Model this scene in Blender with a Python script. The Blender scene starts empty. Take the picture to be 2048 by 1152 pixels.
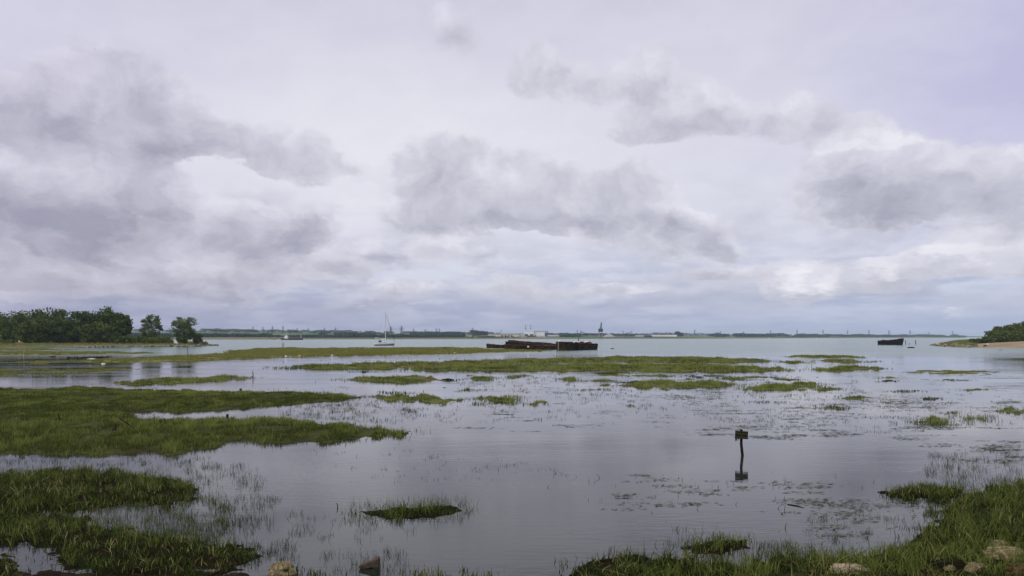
import bpy, math, random
import numpy as np
from mathutils import Vector, Matrix

rng = np.random.default_rng(7)
random.seed(7)
scene = bpy.context.scene
col = scene.collection
R = math.radians

# ------------------------------------------------------------------ camera
F = 1500.0; HZ = 673.5; EYE = 4.8          # focal length (photo px), horizon row, eye height (m)
cam_d = bpy.data.cameras.new('camera'); cam = bpy.data.objects.new('camera', cam_d)
col.objects.link(cam); scene.camera = cam
cam.location = (0, 0, EYE); cam.rotation_euler = (R(90), 0, 0)
cam_d.sensor_width = 36.0; cam_d.lens = 36.0*F/2048.0
cam_d.shift_y = (HZ-576.0)/2048.0
cam_d.clip_start = 0.1; cam_d.clip_end = 60000

scene.view_settings.view_transform = 'Standard'
scene.view_settings.look = 'None'
scene.view_settings.exposure = 0.1
scene.view_settings.gamma = 1.0
scene.render.engine = 'CYCLES'
scene.cycles.use_denoising = True
scene.cycles.max_bounces = 6
scene.cycles.diffuse_bounces = 2
scene.cycles.glossy_bounces = 3
scene.cycles.transparent_max_bounces = 8
scene.cycles.volume_bounces = 1

def lin(r, g, b):
    def f(c):
        c /= 255.0
        return c/12.92 if c <= 0.04045 else ((c+0.055)/1.055)**2.4
    return (f(r), f(g), f(b), 1.0)

class NT:
    """small wrapper to wire shader nodes"""
    def __init__(s, tree): s.t = tree
    def n(s, kind, **kw):
        nd = s.t.nodes.new(kind)
        for k, v in kw.items(): setattr(nd, k, v)
        return nd
    def link(s, a, b): s.t.links.new(a, b)
    def put(s, sock, v):
        if isinstance(v, bpy.types.NodeSocket): s.t.links.new(v, sock)
        elif v is not None: sock.default_value = v
    def math(s, op, a, b=None, c=None, clamp=False):
        nd = s.n('ShaderNodeMath', operation=op, use_clamp=clamp)
        s.put(nd.inputs[0], a); s.put(nd.inputs[1], b); s.put(nd.inputs[2], c)
        return nd.outputs[0]
    def vec(s, op, a, b=None, c=None):
        nd = s.n('ShaderNodeVectorMath', operation=op)
        s.put(nd.inputs[0], a); s.put(nd.inputs[1], b)
        if c is not None: s.put(nd.inputs[2], c)
        return nd.outputs['Value'] if op in ('LENGTH', 'DOT_PRODUCT', 'DISTANCE') else nd.outputs[0]
    def ramp01(s, v, a, b, lo=0.0, hi=1.0, kind='SMOOTHSTEP'):
        nd = s.n('ShaderNodeMapRange', interpolation_type=kind, clamp=True)
        s.put(nd.inputs['Value'], v)
        nd.inputs['From Min'].default_value = a; nd.inputs['From Max'].default_value = b
        nd.inputs['To Min'].default_value = lo; nd.inputs['To Max'].default_value = hi
        return nd.outputs[0]
    def noise(s, v, scale, detail=4, rough=0.5, dist=0.0):
        nd = s.n('ShaderNodeTexNoise')
        if v is not None: s.put(nd.inputs['Vector'], v)
        nd.inputs['Scale'].default_value = scale; nd.inputs['Detail'].default_value = detail
        nd.inputs['Roughness'].default_value = rough; nd.inputs['Distortion'].default_value = dist
        return nd
    def mix(s, f, a, b, blend='MIX'):
        nd = s.n('ShaderNodeMix', data_type='RGBA', blend_type=blend)
        s.put(nd.inputs[0], f); s.put(nd.inputs[6], a); s.put(nd.inputs[7], b)
        return nd.outputs[2]
    def comb(s, x, y, z):
        nd = s.n('ShaderNodeCombineXYZ')
        s.put(nd.inputs[0], x); s.put(nd.inputs[1], y); s.put(nd.inputs[2], z)
        return nd.outputs[0]
    def sep(s, v):
        nd = s.n('ShaderNodeSeparateXYZ'); s.put(nd.inputs[0], v); return nd.outputs

# ------------------------------------------------------------------ sky
SUN_EL, SUN_AZ = R(48), R(-140)             # azimuth from +Y towards +X
world = bpy.data.worlds.new('World'); scene.world = world; world.use_nodes = True
W_ = NT(world.node_tree); world.node_tree.nodes.clear()
def build_sky():
    g = W_
    out = g.n('ShaderNodeOutputWorld'); bg = g.n('ShaderNodeBackground')
    bg.inputs['Strength'].default_value = 0.1
    g.link(bg.outputs[0], out.inputs[0])
    sky = g.n('ShaderNodeTexSky', sky_type='NISHITA')
    sky.sun_disc = False; sky.sun_elevation = SUN_EL; sky.sun_rotation = SUN_AZ
    sky.altitude = 0; sky.air_density = 1.0; sky.dust_density = 2.0; sky.ozone_density = 1.0
    tc = g.n('ShaderNodeTexCoord'); d = tc.outputs['Generated']
    x, y, z = g.sep(d)[:3]
    u = g.math('ARCTAN2', x, y)
    hor = g.math('SQRT', g.math('ADD', g.math('MULTIPLY', x, x), g.math('MULTIPLY', y, y)))
    v = g.math('DIVIDE', z, g.math('MAXIMUM', hor, 0.15))
    vp = g.math('MAXIMUM', v, 0.0)
    p = g.comb(u, v, 0.0)
    # cloud-layer coordinates: features shrink and flatten towards the horizon
    k = g.math('ADD', vp, 0.13)
    ps = g.comb(u, g.math('MULTIPLY', g.math('LOGARITHM', k, math.e), 0.55), 3.1)
    # ragged edges
    def warp(vec, sc, amp, det=6, ro=0.55):
        c = g.noise(vec, sc, det, ro).outputs['Color']
        return g.vec('MULTIPLY', g.vec('SUBTRACT', c, (0.5, 0.5, 0.5)), amp)
    q = g.vec('ADD', p, warp(ps, 8.0, (0.12, 0.085, 0), 9, 0.64))
    def S(px, py): a = math.atan((px-1024)/F); return a, (HZ-py)/F*math.cos(a)
    # (cx, cy, half width, half height, weight) of each cloud mass as seen from the shore
    blobs = [
        (190, 215, 230, 130, 1.0), (400, 265, 190, 75, .9), (20, 235, 150, 80, .7), (330, 180, 120, 80, .5), (590, 310, 160, 65, .9),
        (60, 390, 300, 140, 1.1), (150, 470, 330, 70, .7), (250, 420, 190, 80, .9), (340, 400, 80, 50, .6), (490, 465, 190, 75, .95), (600, 450, 80, 50, .6), (620, 520, 170, 45, .8),
        (120, 540, 330, 70, .8), (420, 560, 240, 50, .7), (880, 325, 160, 95, .9), (1060, 345, 190, 80, .7), (940, 425, 260, 55, 1.0), (1130, 420, 380, 60, .8), (1230, 430, 200, 75, .8), (1290, 360, 110, 60, .6),
        (1390, 465, 170, 60, .9), (870, 490, 110, 35, .7), (1060, 120, 120, 95, .55), (900, 60, 110, 90, .34), (1270, 140, 210, 100, .5),
        (1400, 230, 240, 65, .55), (1620, 230, 150, 65, .55), (1280, 255, 110, 45, .4), (1740, 325, 190, 95, 1.0), (1700, 390, 140, 65, .9), (2020, 340, 110, 90, .75),
        (1880, 400, 170, 55, .85), (2010, 445, 130, 60, .7), (1600, 565, 100, 45, .8), (1750, 550, 110, 40, .7),
        (1920, 520, 170, 50, .8), (1470, 540, 160, 36, .55), (1000, 570, 260, 36, .45), (1230, 580, 200, 30, .45), (780, 590, 160, 30, .5)]
    tot, ysum = 0.0, 0.0
    for cx, cy, rx, ry, a in blobs:
        c = S(cx, cy+ry*.36); sx, sy = F/(rx*1.08), F/(ry*1.6)
        e = g.vec('MULTIPLY_ADD', q, (sx, sy, 0), (-c[0]*sx, -c[1]*sy, 0))
        fl = g.vec('MAXIMUM', e, g.vec('MULTIPLY', e, (-1.0, -2.3, 0)))   # flatter undersides
        m = g.ramp01(g.vec('LENGTH', fl), 1.0, 0.0, 0.0, a)
        tot = g.math('ADD', m, tot) if not isinstance(tot, float) else m
        yy = g.math('MULTIPLY', m, g.sep(e)[1])
        ysum = g.math('ADD', yy, ysum) if not isinstance(ysum, float) else yy
    shade = g.math('DIVIDE', ysum, g.math('ADD', tot, 0.15))
    n1 = g.noise(ps, 9.0, 9, 0.58).outputs[0]
    r1 = g.noise(q, 9.0, 8, 0.58).outputs[0]
    r2 = g.noise(g.vec('ADD', q, (-0.012, 0.030, 0.0)), 9.0, 8, 0.58).outputs[0]
    relief = g.math('SUBTRACT', r1, r2)
    D = g.math('ADD', tot, g.math('MULTIPLY', g.math('SUBTRACT', n1, 0.5), 1.0))
    alpha = g.ramp01(D, 0.16, 0.40)
    # thin high overcast behind the masses
    vr = g.n('ShaderNodeValToRGB')
    g.put(vr.inputs[0], g.math('DIVIDE', vp, 0.5))
    cr = vr.color_ramp
    stops = [(0.0, (164, 172, 197)), (0.06, (176, 182, 205)), (0.16, (197, 201, 219)), (0.34, (217, 217, 229)),
             (0.6, (215, 214, 227)), (1.0, (202, 200, 218))]
    cr.elements[0].position = 0.0; cr.elements[0].color = lin(*stops[0][1])
    cr.elements[1].position = 1.0; cr.elements[1].color = lin(*stops[-1][1])
    for pos, c in stops[1:-1]:
        e = cr.elements.new(pos); e.color = lin(*c)
    base = vr.outputs[0]
    def soft(cx, cy, rx, ry):
        c = S(cx, cy)
        e = g.vec('MULTIPLY_ADD', q, (F/rx, F/ry, 0), (-c[0]*F/rx, -c[1]*F/ry, 0))
        return g.ramp01(g.vec('LENGTH', e), 1.0, 0.0)
    base = g.mix(g.math('MULTIPLY', soft(820, 330, 620, 300), 0.75), base, lin(231, 230, 238))
    base = g.mix(g.math('MULTIPLY', soft(2150, 130, 620, 380), 0.7), base, lin(176, 175, 214))
    base = g.mix(g.math('MULTIPLY', soft(1950, 600, 620, 130), 0.6), base, lin(178, 192, 219))
    base = g.mix(g.math('MULTIPLY', soft(-50, 640, 800, 90), 0.7), base, lin(146, 147, 178))
    base = g.mix(g.math('MULTIPLY', soft(-150, 60, 600, 220), 0.5), base, lin(198, 194, 220))
    # fine streaks and small puffs in the deck
    n2 = g.noise(g.vec('MULTIPLY', ps, (1.0, 1.5, 1.0)), 9.0, 9, 0.6).outputs[0]
    deck = g.ramp01(n2, 0.40, 0.60)
    lowm = g.ramp01(vp, 0.02, 0.22, 1.0, 0.2)
    dk = g.mix(1.0, base, (0.86, 0.87, 0.91, 1), 'MULTIPLY')
    lt = g.mix(0.45, base, lin(222, 222, 234))
    base = g.mix(lowm, base, g.mix(deck, dk, lt))
    # rows of smaller cumulus filling the lower half of the sky
    pd = g.comb(u, g.math('MULTIPLY', g.math('LOGARITHM', g.math('ADD', vp, 0.07), math.e), 0.36), 8.4)
    m1 = g.noise(pd, 11.0, 9, 0.56).outputs[0]
    m2 = g.noise(g.vec('ADD', pd, (-0.006, 0.018, 0.0)), 11.0, 6, 0.5).outputs[0]
    m3 = g.noise(pd, 11.0, 6, 0.5).outputs[0]
    cov = g.math('MULTIPLY', g.ramp01(vp, 0.0, 0.05, 0.25, 1.0), g.ramp01(vp, 0.10, 0.24, 1.0, 0.0))
    cov = g.math('MULTIPLY', cov, g.ramp01(u, -0.5, 0.45, 1.0, 0.75))
    a2 = g.math('MULTIPLY', g.ramp01(m1, 0.44, 0.54), cov)
    L2 = g.ramp01(g.math('MULTIPLY_ADD', g.math('SUBTRACT', m3, m2), 3.2, 0.48), 0.0, 1.0, kind='LINEAR')
    lo2 = g.mix(g.ramp01(u, -0.6, 0.3), lin(156, 154, 176), lin(172, 174, 194))
    base = g.mix(g.math('MULTIPLY', a2, 0.85), base, g.mix(L2, lo2, g.mix(g.ramp01(vp, 0.03, 0.13), lin(196, 198, 215), lin(224, 223, 233))))
    # lit tops, grey undersides
    L = g.math('ADD', g.math('MULTIPLY_ADD', shade, 0.62, 0.42), g.math('MULTIPLY', relief, 2.0))
    L = g.math('ADD', L, g.math('MULTIPLY', g.math('SUBTRACT', 0.62, D), 0.42))
    L = g.ramp01(L, -0.12, 0.95, kind='LINEAR')
    left = g.ramp01(u, -0.65, 0.0)
    darkc = g.mix(left, lin(146, 143, 164), lin(155, 155, 172))
    lightc = g.mix(left, lin(216, 213, 227), lin(228, 227, 237))
    cc = g.mix(L, darkc, lightc)
    cloudy = g.mix(g.math('MULTIPLY', alpha, 0.85), base, cc)
    # small bright cumulus heads low on the right
    wsum = 0.0
    for cx, cy, rx, ry, a in [(1605, 560, 95, 34, .75), (1745, 540, 80, 24, .4), (1900, 500, 110, 24, .4), (1740, 275, 110, 26, .4), (1910, 625, 30, 9, .8), (1840, 622, 22, 7, .7), (1180, 590, 160, 26, .3), (830, 580, 140, 24, .3), (1400, 480, 120, 24, .35)]:
        c = S(cx, cy+ry*.3); sx, sy = F/rx, F/(ry*1.3)
        e = g.vec('MULTIPLY_ADD', q, (sx, sy, 0), (-c[0]*sx, -c[1]*sy, 0))
        fl = g.vec('MAXIMUM', e, g.vec('MULTIPLY', e, (-1.0, -2.2, 0)))
        m = g.ramp01(g.vec('LENGTH', fl), 1.0, 0.35, 0.0, a)
        wsum = g.math('MAXIMUM', m, wsum) if not isinstance(wsum, float) else m
    wsum = g.math('MULTIPLY', wsum, g.ramp01(n1, 0.38, 0.54))
    cloudy = g.mix(wsum, cloudy, g.mix(g.ramp01(relief, -0.10, 0.08), lin(206, 206, 222), lin(246, 244, 249)))
    # bluish band of distant air along the horizon
    hz = g.ramp01(vp, 0.0, 0.07, 0.7, 0.0)
    hcol = g.mix(g.ramp01(u, -0.6, 0.55), lin(152, 154, 184), lin(172, 183, 209))
    cloudy = g.mix(hz, cloudy, hcol)
    up = g.ramp01(v, -0.02, 0.0)
    tenx = g.vec('MULTIPLY', cloudy, (10.0, 10.0, 10.0))
    fin = g.mix(0.96, sky.outputs[0], tenx)
    fin = g.mix(up, g.vec('MULTIPLY', lin(150, 155, 175)[:3], (7.0, 7.0, 7.0)), fin)
    g.link(fin, bg.inputs['Color'])
build_sky()
world.cycles.sampling_method = 'MANUAL'; world.cycles.sample_map_resolution = 512

sun_d = bpy.data.lights.new('sun', 'SUN'); sun = bpy.data.objects.new('sun', sun_d); col.objects.link(sun)
sun_d.energy = 1.5; sun_d.angle = R(10); sun_d.color = (1.0, 0.95, 0.87)
sd = Vector((math.sin(SUN_AZ)*math.cos(SUN_EL), math.cos(SUN_AZ)*math.cos(SUN_EL), math.sin(SUN_EL)))
sun.rotation_euler = sd.to_track_quat('Z', 'Y').to_euler(); sun.location = (0, 0, 80)

# ------------------------------------------------------------------ helpers
def P(px, py, z=0.0):
    """point of height z that the photo shows at (px, py)"""
    Y = (EYE-z)*F/(py-HZ)
    return Vector(((px-1024)*Y/F, Y, z))
def Q(px, py, Y):
    """point at distance Y that the photo shows at (px, py)"""
    return Vector(((px-1024)*Y/F, Y, EYE+(HZ-py)*Y/F))

def tag(o, label=None, cat=None, group=None, kind=None):
    if label: o['label'] = label
    if cat: o['category'] = cat
    if group: o['group'] = group
    if kind: o['kind'] = kind
    return o
def empty(name, loc, label, cat, group=None, rz=0.0, rot=None):
    o = bpy.data.objects.new(name, None); col.objects.link(o)
    o.location = loc; o.rotation_euler = rot if rot else (0, 0, rz); o.empty_display_size = 0.3
    return tag(o, label, cat, group)
def copy_tree(o, parent=None):
    c = o.copy(); col.objects.link(c)
    if parent: c.parent = parent
    for ch in o.children: copy_tree(ch, c)
    return c

class MB:
    def __init__(s): s.v = []; s.f = []
    def add(s, vs, fs):
        b = len(s.v); s.v += [tuple(x) for x in vs]; s.f += [tuple(i+b for i in f) for f in fs]; return s
    def box(s, c, size, rz=0.0, taper=1.0, rot=None):
        hx, hy, hz = size[0]/2, size[1]/2, size[2]/2
        vs = []
        for z, t in ((-hz, 1.0), (hz, taper)):
            for x, y in ((-hx, -hy), (hx, -hy), (hx, hy), (-hx, hy)): vs.append(Vector((x*t, y*t, z)))
        M = rot if rot is not None else Matrix.Rotation(rz, 3, 'Z')
        vs = [M @ v + Vector(c) for v in vs]
        return s.add(vs, [(3, 2, 1, 0), (4, 5, 6, 7), (0, 1, 5, 4), (1, 2, 6, 5), (2, 3, 7, 6), (3, 0, 4, 7)])
    def tube(s, a, b, r0, r1=None, n=6, caps=True):
        a, b = Vector(a), Vector(b); r1 = r0 if r1 is None else r1
        d = (b-a).normalized(); t = Vector((0, 0, 1)) if abs(d.z) < .9 else Vector((1, 0, 0))
        x = d.cross(t).normalized(); y = d.cross(x)
        vs = [c+(x*math.cos(2*math.pi*i/n)+y*math.sin(2*math.pi*i/n))*r for c, r in ((a, r0), (b, r1)) for i in range(n)]
        fs = [(i, (i+1) % n, n+(i+1) % n, n+i) for i in range(n)]
        if caps: fs += [tuple(range(n-1, -1, -1)), tuple(range(n, 2*n))]
        return s.add(vs, fs)
    def path(s, pts, rs, n=6):
        for i in range(len(pts)-1): s.tube(pts[i], pts[i+1], rs[i], rs[i+1], n)
        return s
    def loft(s, rings, closed=True, caps=True):
        n = len(rings[0]); vs = [v for r in rings for v in r]; fs = []
        for k in range(len(rings)-1):
            for i in range(n if closed else n-1):
                j = (i+1) % n
                fs.append((k*n+i, k*n+j, (k+1)*n+j, (k+1)*n+i))
        if caps and closed: fs += [tuple(range(n-1, -1, -1)), tuple((len(rings)-1)*n+i for i in range(n))]
        return s.add(vs, fs)
    def ball(s, c, r, seg=10, rings=6):
        vs = []; c = Vector(c); r = Vector(r) if hasattr(r, '__len__') else Vector((r, r, r))
        R_ = [[Vector((c.x+r.x*math.sin(math.pi*k/rings)*math.cos(2*math.pi*i/seg),
                       c.y+r.y*math.sin(math.pi*k/rings)*math.sin(2*math.pi*i/seg),
                       c.z-r.z*math.cos(math.pi*k/rings))) for i in range(seg)] for k in range(1, rings)]
        s.loft(R_); return s
    def build(s, name, mat, parent=None, smooth=False, loc=None):
        me = bpy.data.meshes.new(name); me.from_pydata(s.v, [], s.f); me.update()
        if smooth: me.polygons.foreach_set('use_smooth', [True]*len(me.polygons))
        me.materials.append(mat)
        o = bpy.data.objects.new(name, me); col.objects.link(o)
        if parent: o.parent = parent
        if loc is not None: o.location = loc
        return o

def np_mesh(name, V, loops, sizes, mat, attr=None, parent=None, smooth=False):
    """numpy arrays to one mesh: V (n,3), flat loop indices, face sizes, optional per-vertex floats"""
    me = bpy.data.meshes.new(name)
    me.vertices.add(len(V)); me.vertices.foreach_set('co', np.ascontiguousarray(V, np.float32).ravel())
    me.loops.add(len(loops)); me.loops.foreach_set('vertex_index', np.ascontiguousarray(loops, np.int32))
    me.polygons.add(len(sizes))
    st = np.zeros(len(sizes), np.int32); st[1:] = np.cumsum(sizes)[:-1]
    me.polygons.foreach_set('loop_start', st); me.polygons.foreach_set('loop_total', np.ascontiguousarray(sizes, np.int32))
    if smooth: me.polygons.foreach_set('use_smooth', np.ones(len(sizes), bool))
    if attr is not None:
        for k, a in attr.items():
            at = me.attributes.new(k, 'FLOAT', 'POINT'); at.data.foreach_set('value', np.ascontiguousarray(a, np.float32))
    me.update(calc_edges=True); me.materials.append(mat)
    o = bpy.data.objects.new(name, me); col.objects.link(o)
    if parent: o.parent = parent
    return o

# value noise for placing things
_perm = rng.random((256, 256))
def vnoise(x, y):
    xi = np.floor(x).astype(int); yi = np.floor(y).astype(int); fx = x-xi; fy = y-yi
    fx = fx*fx*(3-2*fx); fy = fy*fy*(3-2*fy)
    g = lambda a, b: _perm[a & 255, b & 255]
    return (g(xi, yi)*(1-fx)+g(xi+1, yi)*fx)*(1-fy)+(g(xi, yi+1)*(1-fx)+g(xi+1, yi+1)*fx)*fy
def fbm(x, y, o=4):
    s = 0; a = 0.5; t = 0
    for i in range(o):
        s = s+a*vnoise(x*2**i+17*i, y*2**i+31*i); t += a; a *= 0.5
    return s/t
def inside(poly, x, y):
    c = np.zeros(x.shape, bool); n = len(poly)
    for i in range(n):
        x0, y0 = poly[i]; x1, y1 = poly[(i+1) % n]
        if y0 == y1: continue
        c ^= ((y0 > y) != (y1 > y)) & (x < (x1-x0)*(y-y0)/(y1-y0)+x0)
    return c
def edge_dist(poly, x, y):
    d = np.full(x.shape, 1e9); n = len(poly)
    for i in range(n):
        a = np.array(poly[i]); b = np.array(poly[(i+1) % n]); e = b-a; L = max(e@e, 1e-9)
        t = np.clip(((x-a[0])*e[0]+(y-a[1])*e[1])/L, 0, 1)
        d = np.minimum(d, np.hypot(x-a[0]-t*e[0], y-a[1]-t*e[1]))
    return np.where(inside(poly, x, y), d, -d)
def ragged(x, y, amp):
    px = 1024+x*F/y; dy = EYE*F/y
    a = amp*30*(fbm(px*.05, dy*.16, 4)*2-1); b = amp*.05*dy*(fbm(px*.045+90, dy*.12+40, 5)*2-1)
    px = px+a; Y = EYE*F/np.maximum(dy+b, 3)
    return (px-1024)*Y/F, Y
def pxpoly(pts, z=0.0): return [tuple(P(a, b, z)[:2]) for a, b in pts]

# ------------------------------------------------------------------ materials
def principled(name):
    m = bpy.data.materials.new(name); m.use_nodes = True
    g = NT(m.node_tree); b = m.node_tree.nodes['Principled BSDF']
    return m, g, b
def mat_noise(name, c1, c2, scale=3.0, rough=0.8, bump=0.3, detail=6, c3=None, spec=0.3, stretch=None, dist=0.05):
    m, g, b = principled(name)
    tc = g.n('ShaderNodeTexCoord').outputs['Object']
    if stretch: tc = g.vec('MULTIPLY', tc, stretch)
    n = g.noise(tc, scale, detail, 0.6).outputs[0]
    c = g.mix(g.ramp01(n, 0.33, 0.67), c1, c2)
    if c3 is not None:
        n3 = g.noise(g.vec('ADD', tc, (7, 3, 5)), scale*0.45, 5, 0.65).outputs[0]
        c = g.mix(g.ramp01(n3, 0.5, 0.66), c, c3)
    g.link(c, b.inputs['Base Color']); b.inputs['Roughness'].default_value = rough
    b.inputs['Specular IOR Level'].default_value = spec
    if bump:
        bp = g.n('ShaderNodeBump'); bp.inputs['Strength'].default_value = bump; bp.inputs['Distance'].default_value = dist
        g.link(g.noise(tc, scale*3, 6, 0.6).outputs[0], bp.inputs['Height']); g.link(bp.outputs[0], b.inputs['Normal'])
    return m
def c(*a): return (a[0], a[1], a[2], 1.0)

def mat_grass(name, lo, hi, dry, transl=0.25):
    m, g, b = principled(name)
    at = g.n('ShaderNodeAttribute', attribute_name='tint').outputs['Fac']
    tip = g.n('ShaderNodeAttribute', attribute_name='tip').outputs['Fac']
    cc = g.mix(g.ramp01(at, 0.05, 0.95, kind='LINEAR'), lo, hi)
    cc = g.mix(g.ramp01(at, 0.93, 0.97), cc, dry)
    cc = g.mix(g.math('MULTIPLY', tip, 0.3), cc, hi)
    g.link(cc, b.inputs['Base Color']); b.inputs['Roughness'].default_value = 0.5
    b.inputs['Specular IOR Level'].default_value = 0.07
    tr = g.n('ShaderNodeBsdfTranslucent'); g.link(cc, tr.inputs['Color'])
    mx = g.n('ShaderNodeMixShader'); mx.inputs[0].default_value = transl
    out = m.node_tree.nodes['Material Output']
    g.link(b.outputs[0], mx.inputs[1]); g.link(tr.outputs[0], mx.inputs[2]); g.link(mx.outputs[0], out.inputs[0])
    return m
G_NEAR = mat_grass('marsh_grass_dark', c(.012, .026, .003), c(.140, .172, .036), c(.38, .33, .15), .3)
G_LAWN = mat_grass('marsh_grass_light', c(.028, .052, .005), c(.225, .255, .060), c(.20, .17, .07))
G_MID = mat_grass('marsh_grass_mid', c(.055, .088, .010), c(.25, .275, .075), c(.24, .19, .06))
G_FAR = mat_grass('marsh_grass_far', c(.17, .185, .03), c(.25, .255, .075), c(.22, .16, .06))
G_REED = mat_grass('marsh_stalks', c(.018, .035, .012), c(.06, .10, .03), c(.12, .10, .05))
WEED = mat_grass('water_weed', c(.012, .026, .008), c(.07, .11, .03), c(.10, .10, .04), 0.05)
LEAF_DARK = mat_grass('leaves_dark', c(.014, .028, .005), c(.135, .19, .032), c(.11, .14, .04), 0.2)
LEAF_GREY = mat_grass('leaves_willow', c(.055, .085, .026), c(.21, .27, .10), c(.17, .19, .11), 0.25)
LEAF_BUSH = mat_grass('leaves_bush', c(.025, .042, .007), c(.15, .19, .032), c(.12, .12, .04), 0.2)
LEAF_HEDGE = mat_grass('leaves_far_hazed', c(.020, .036, .024), c(.045, .070, .042), c(.06, .075, .05), 0.1)  # distant blue haze partly put into the leaf colour
BARK = mat_noise('bark', c(.05, .04, .03), c(.12, .10, .08), 6, .9, .6)
MUD = mat_noise('mud', c(.007, .006, .003), c(.018, .014, .007), 2.2, 1.0, .6, 7, c(.012, .020, .004), .02)
MUD_RED = mat_noise('mud_red', c(.010, .006, .004), c(.026, .014, .008), 3.0, .9, .7, 8, c(.03, .035, .010), .05)
MUD_GREEN = mat_noise('mud_green', c(.07, .085, .022), c(.135, .15, .042), .5, .9, .3, 7, c(.12, .085, .03), .08)
MUD_LAWN = mat_noise('mud_lawn', c(.030, .036, .009), c(.060, .070, .018), .9, .95, .5, 7, c(.035, .026, .012), .05)
MUD_FAR = mat_noise('mud_far', c(.10, .10, .03), c(.165, .165, .05), .12, .9, .2, 7, c(.14, .10, .04), stretch=(.3, 1, 1))
BANK = mat_noise('bank', c(.07, .09, .03), c(.13, .14, .05), .25, .9, .2, 7, c(.15, .12, .07))
SAND = mat_noise('sand', c(.22, .17, .10), c(.38, .29, .18), .10, .95, .3, 9, c(.15, .14, .06), .1, stretch=(.35, 1.0, 2))
ROCK = mat_noise('rock', c(.15, .12, .06), c(.42, .33, .19), 4, .9, .9, 9, c(.06, .07, .02), .1)
ROCK_ALGAE = mat_noise('rock_algae', c(.030, .030, .010), c(.17, .115, .045), 5, .9, 1.0, 9, c(.03, .04, .010), .1)
ROCK_DARK = mat_noise('rock_dark', c(.045, .032, .022), c(.10, .07, .045), 5, .7, .6, 7)
ROCK_PALE = mat_noise('rock_pale', c(.26, .20, .13), c(.50, .40, .27), 3, .9, .8, 8, c(.10, .075, .045), .1)
WOOD_DARK = mat_noise('wood_dark', c(.008, .007, .005), c(.03, .025, .017), 8, .8, .6, 7, spec=.08, stretch=(4, 4, .6))
WOOD_BOARD = mat_noise('wood_board', c(.008, .007, .005), c(.055, .045, .028), 5, .8, .5, 7, c(.05, .05, .02), spec=.06, stretch=(.6, 3, 5))
WOOD_PALE = mat_noise('wood_pale', c(.30, .27, .22), c(.52, .49, .42), 5, .8, .4, stretch=(3, 3, .6))
RUST = mat_noise('rust', c(.045, .019, .010), c(.20, .085, .040), .9, .85, .6, 8, c(.015, .010, .008), stretch=(.6, .6, 1.4), spec=.08, dist=.03)
RUST_HULL = mat_noise('rust_hull', c(.012, .008, .005), c(.060, .036, .016), .8, .85, .6, 8, c(.006, .005, .004), spec=.08, stretch=(.7, .7, .9), dist=.03)
RUST_RED = mat_noise('rust_red', c(.034, .020, .014), c(.115, .055, .037), .8, .8, .4, 8, c(.05, .025, .02), spec=.08, stretch=(1.0, 1.0, .5), dist=.03)
BLACK_HULL = mat_noise('hull_black', c(.007, .006, .006), c(.022, .013, .009), .6, .8, .5, 7, c(.03, .012, .006), spec=.06)
RUST_ORANGE = mat_noise('rust_orange', c(.07, .024, .010), c(.30, .125, .055), .9, .9, .5, 8, c(.03, .018, .012), spec=.08)
STEM_PALE = mat_noise('stem_pale', c(.10, .085, .06), c(.24, .21, .16), 1.2, .8, .3)
WHITE = mat_noise('white_paint', c(.70, .70, .69), c(.82, .82, .80), 1.5, .4, 0, 4)
OFFWHITE = mat_noise('buoy_white', c(.62, .58, .48), c(.80, .77, .68), 2.5, .5, 0, 4)
TAN = mat_noise('buoy_tan', c(.50, .30, .17), c(.68, .48, .30), 2.5, .6, 0, 4)
NAVY = mat_noise('navy_paint', c(.008, .010, .03), c(.018, .022, .05), 1, .35, 0, 4)
ALU = mat_noise('mast_paint', c(.60, .60, .60), c(.74, .74, .74), 1, .35, 0, 3)
GLASS = mat_noise('cabin_glass', c(.012, .014, .018), c(.03, .034, .04), 1, .12, 0, 2, spec=.5)
SAIL = mat_noise('furled_sail', c(.03, .035, .06), c(.07, .075, .11), 3, .8, 0, 3)
STEEL = mat_noise('pylon_steel', c(.05, .055, .075), c(.09, .095, .115), .3, .6, 0, 3)
CRANE = mat_noise('crane_paint', c(.012, .013, .022), c(.03, .03, .042), .3, .6, 0, 3)
CRANE_PALE = mat_noise('crane_pale', c(.34, .30, .30), c(.46, .42, .41), .2, .6, 0, 3)
CREAM = mat_noise('cream_cladding', c(.55, .48, .30), c(.66, .58, .38), .05, .7, 0, 4, stretch=(3, 3, .3))
WHITE_CLAD = mat_noise('white_cladding', c(.74, .74, .74), c(.84, .84, .84), .05, .6, 0, 4)
PALE_CLAD = mat_noise('pale_cladding', c(.42, .47, .50), c(.52, .56, .58), .06, .6, 0, 4)
ROOF_GREY = mat_noise('grey_roof', c(.10, .105, .115), c(.17, .17, .18), .08, .8, 0, 4)
BRICK = mat_noise('brown_cladding', c(.07, .06, .05), c(.13, .11, .09), .1, .85, 0, 4)
DARK_CLAD = mat_noise('dark_cladding', c(.03, .035, .045), c(.06, .065, .075), .1, .7, 0, 4)
RED = mat_noise('red_paint', c(.30, .07, .05), c(.42, .13, .09), .4, .6, 0, 4)
YELLOW = mat_noise('yellow_paint', c(.30, .27, .05), c(.44, .38, .10), 1.2, .6, .2, 5)
SKIN = mat_noise('skin', c(.50, .30, .21), c(.56, .35, .25), 8, .5, 0, 3)
CLOTH_WHITE = mat_noise('white_cloth', c(.70, .70, .70), c(.80, .80, .80), 8, .9, 0, 3)
CLOTH_DARK = mat_noise('dark_cloth', c(.012, .012, .016), c(.03, .03, .036), 8, .9, 0, 3)
CLOTH_TAN = mat_noise('tan_cloth', c(.42, .35, .26), c(.52, .45, .34), 8, .9, 0, 3)
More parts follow.
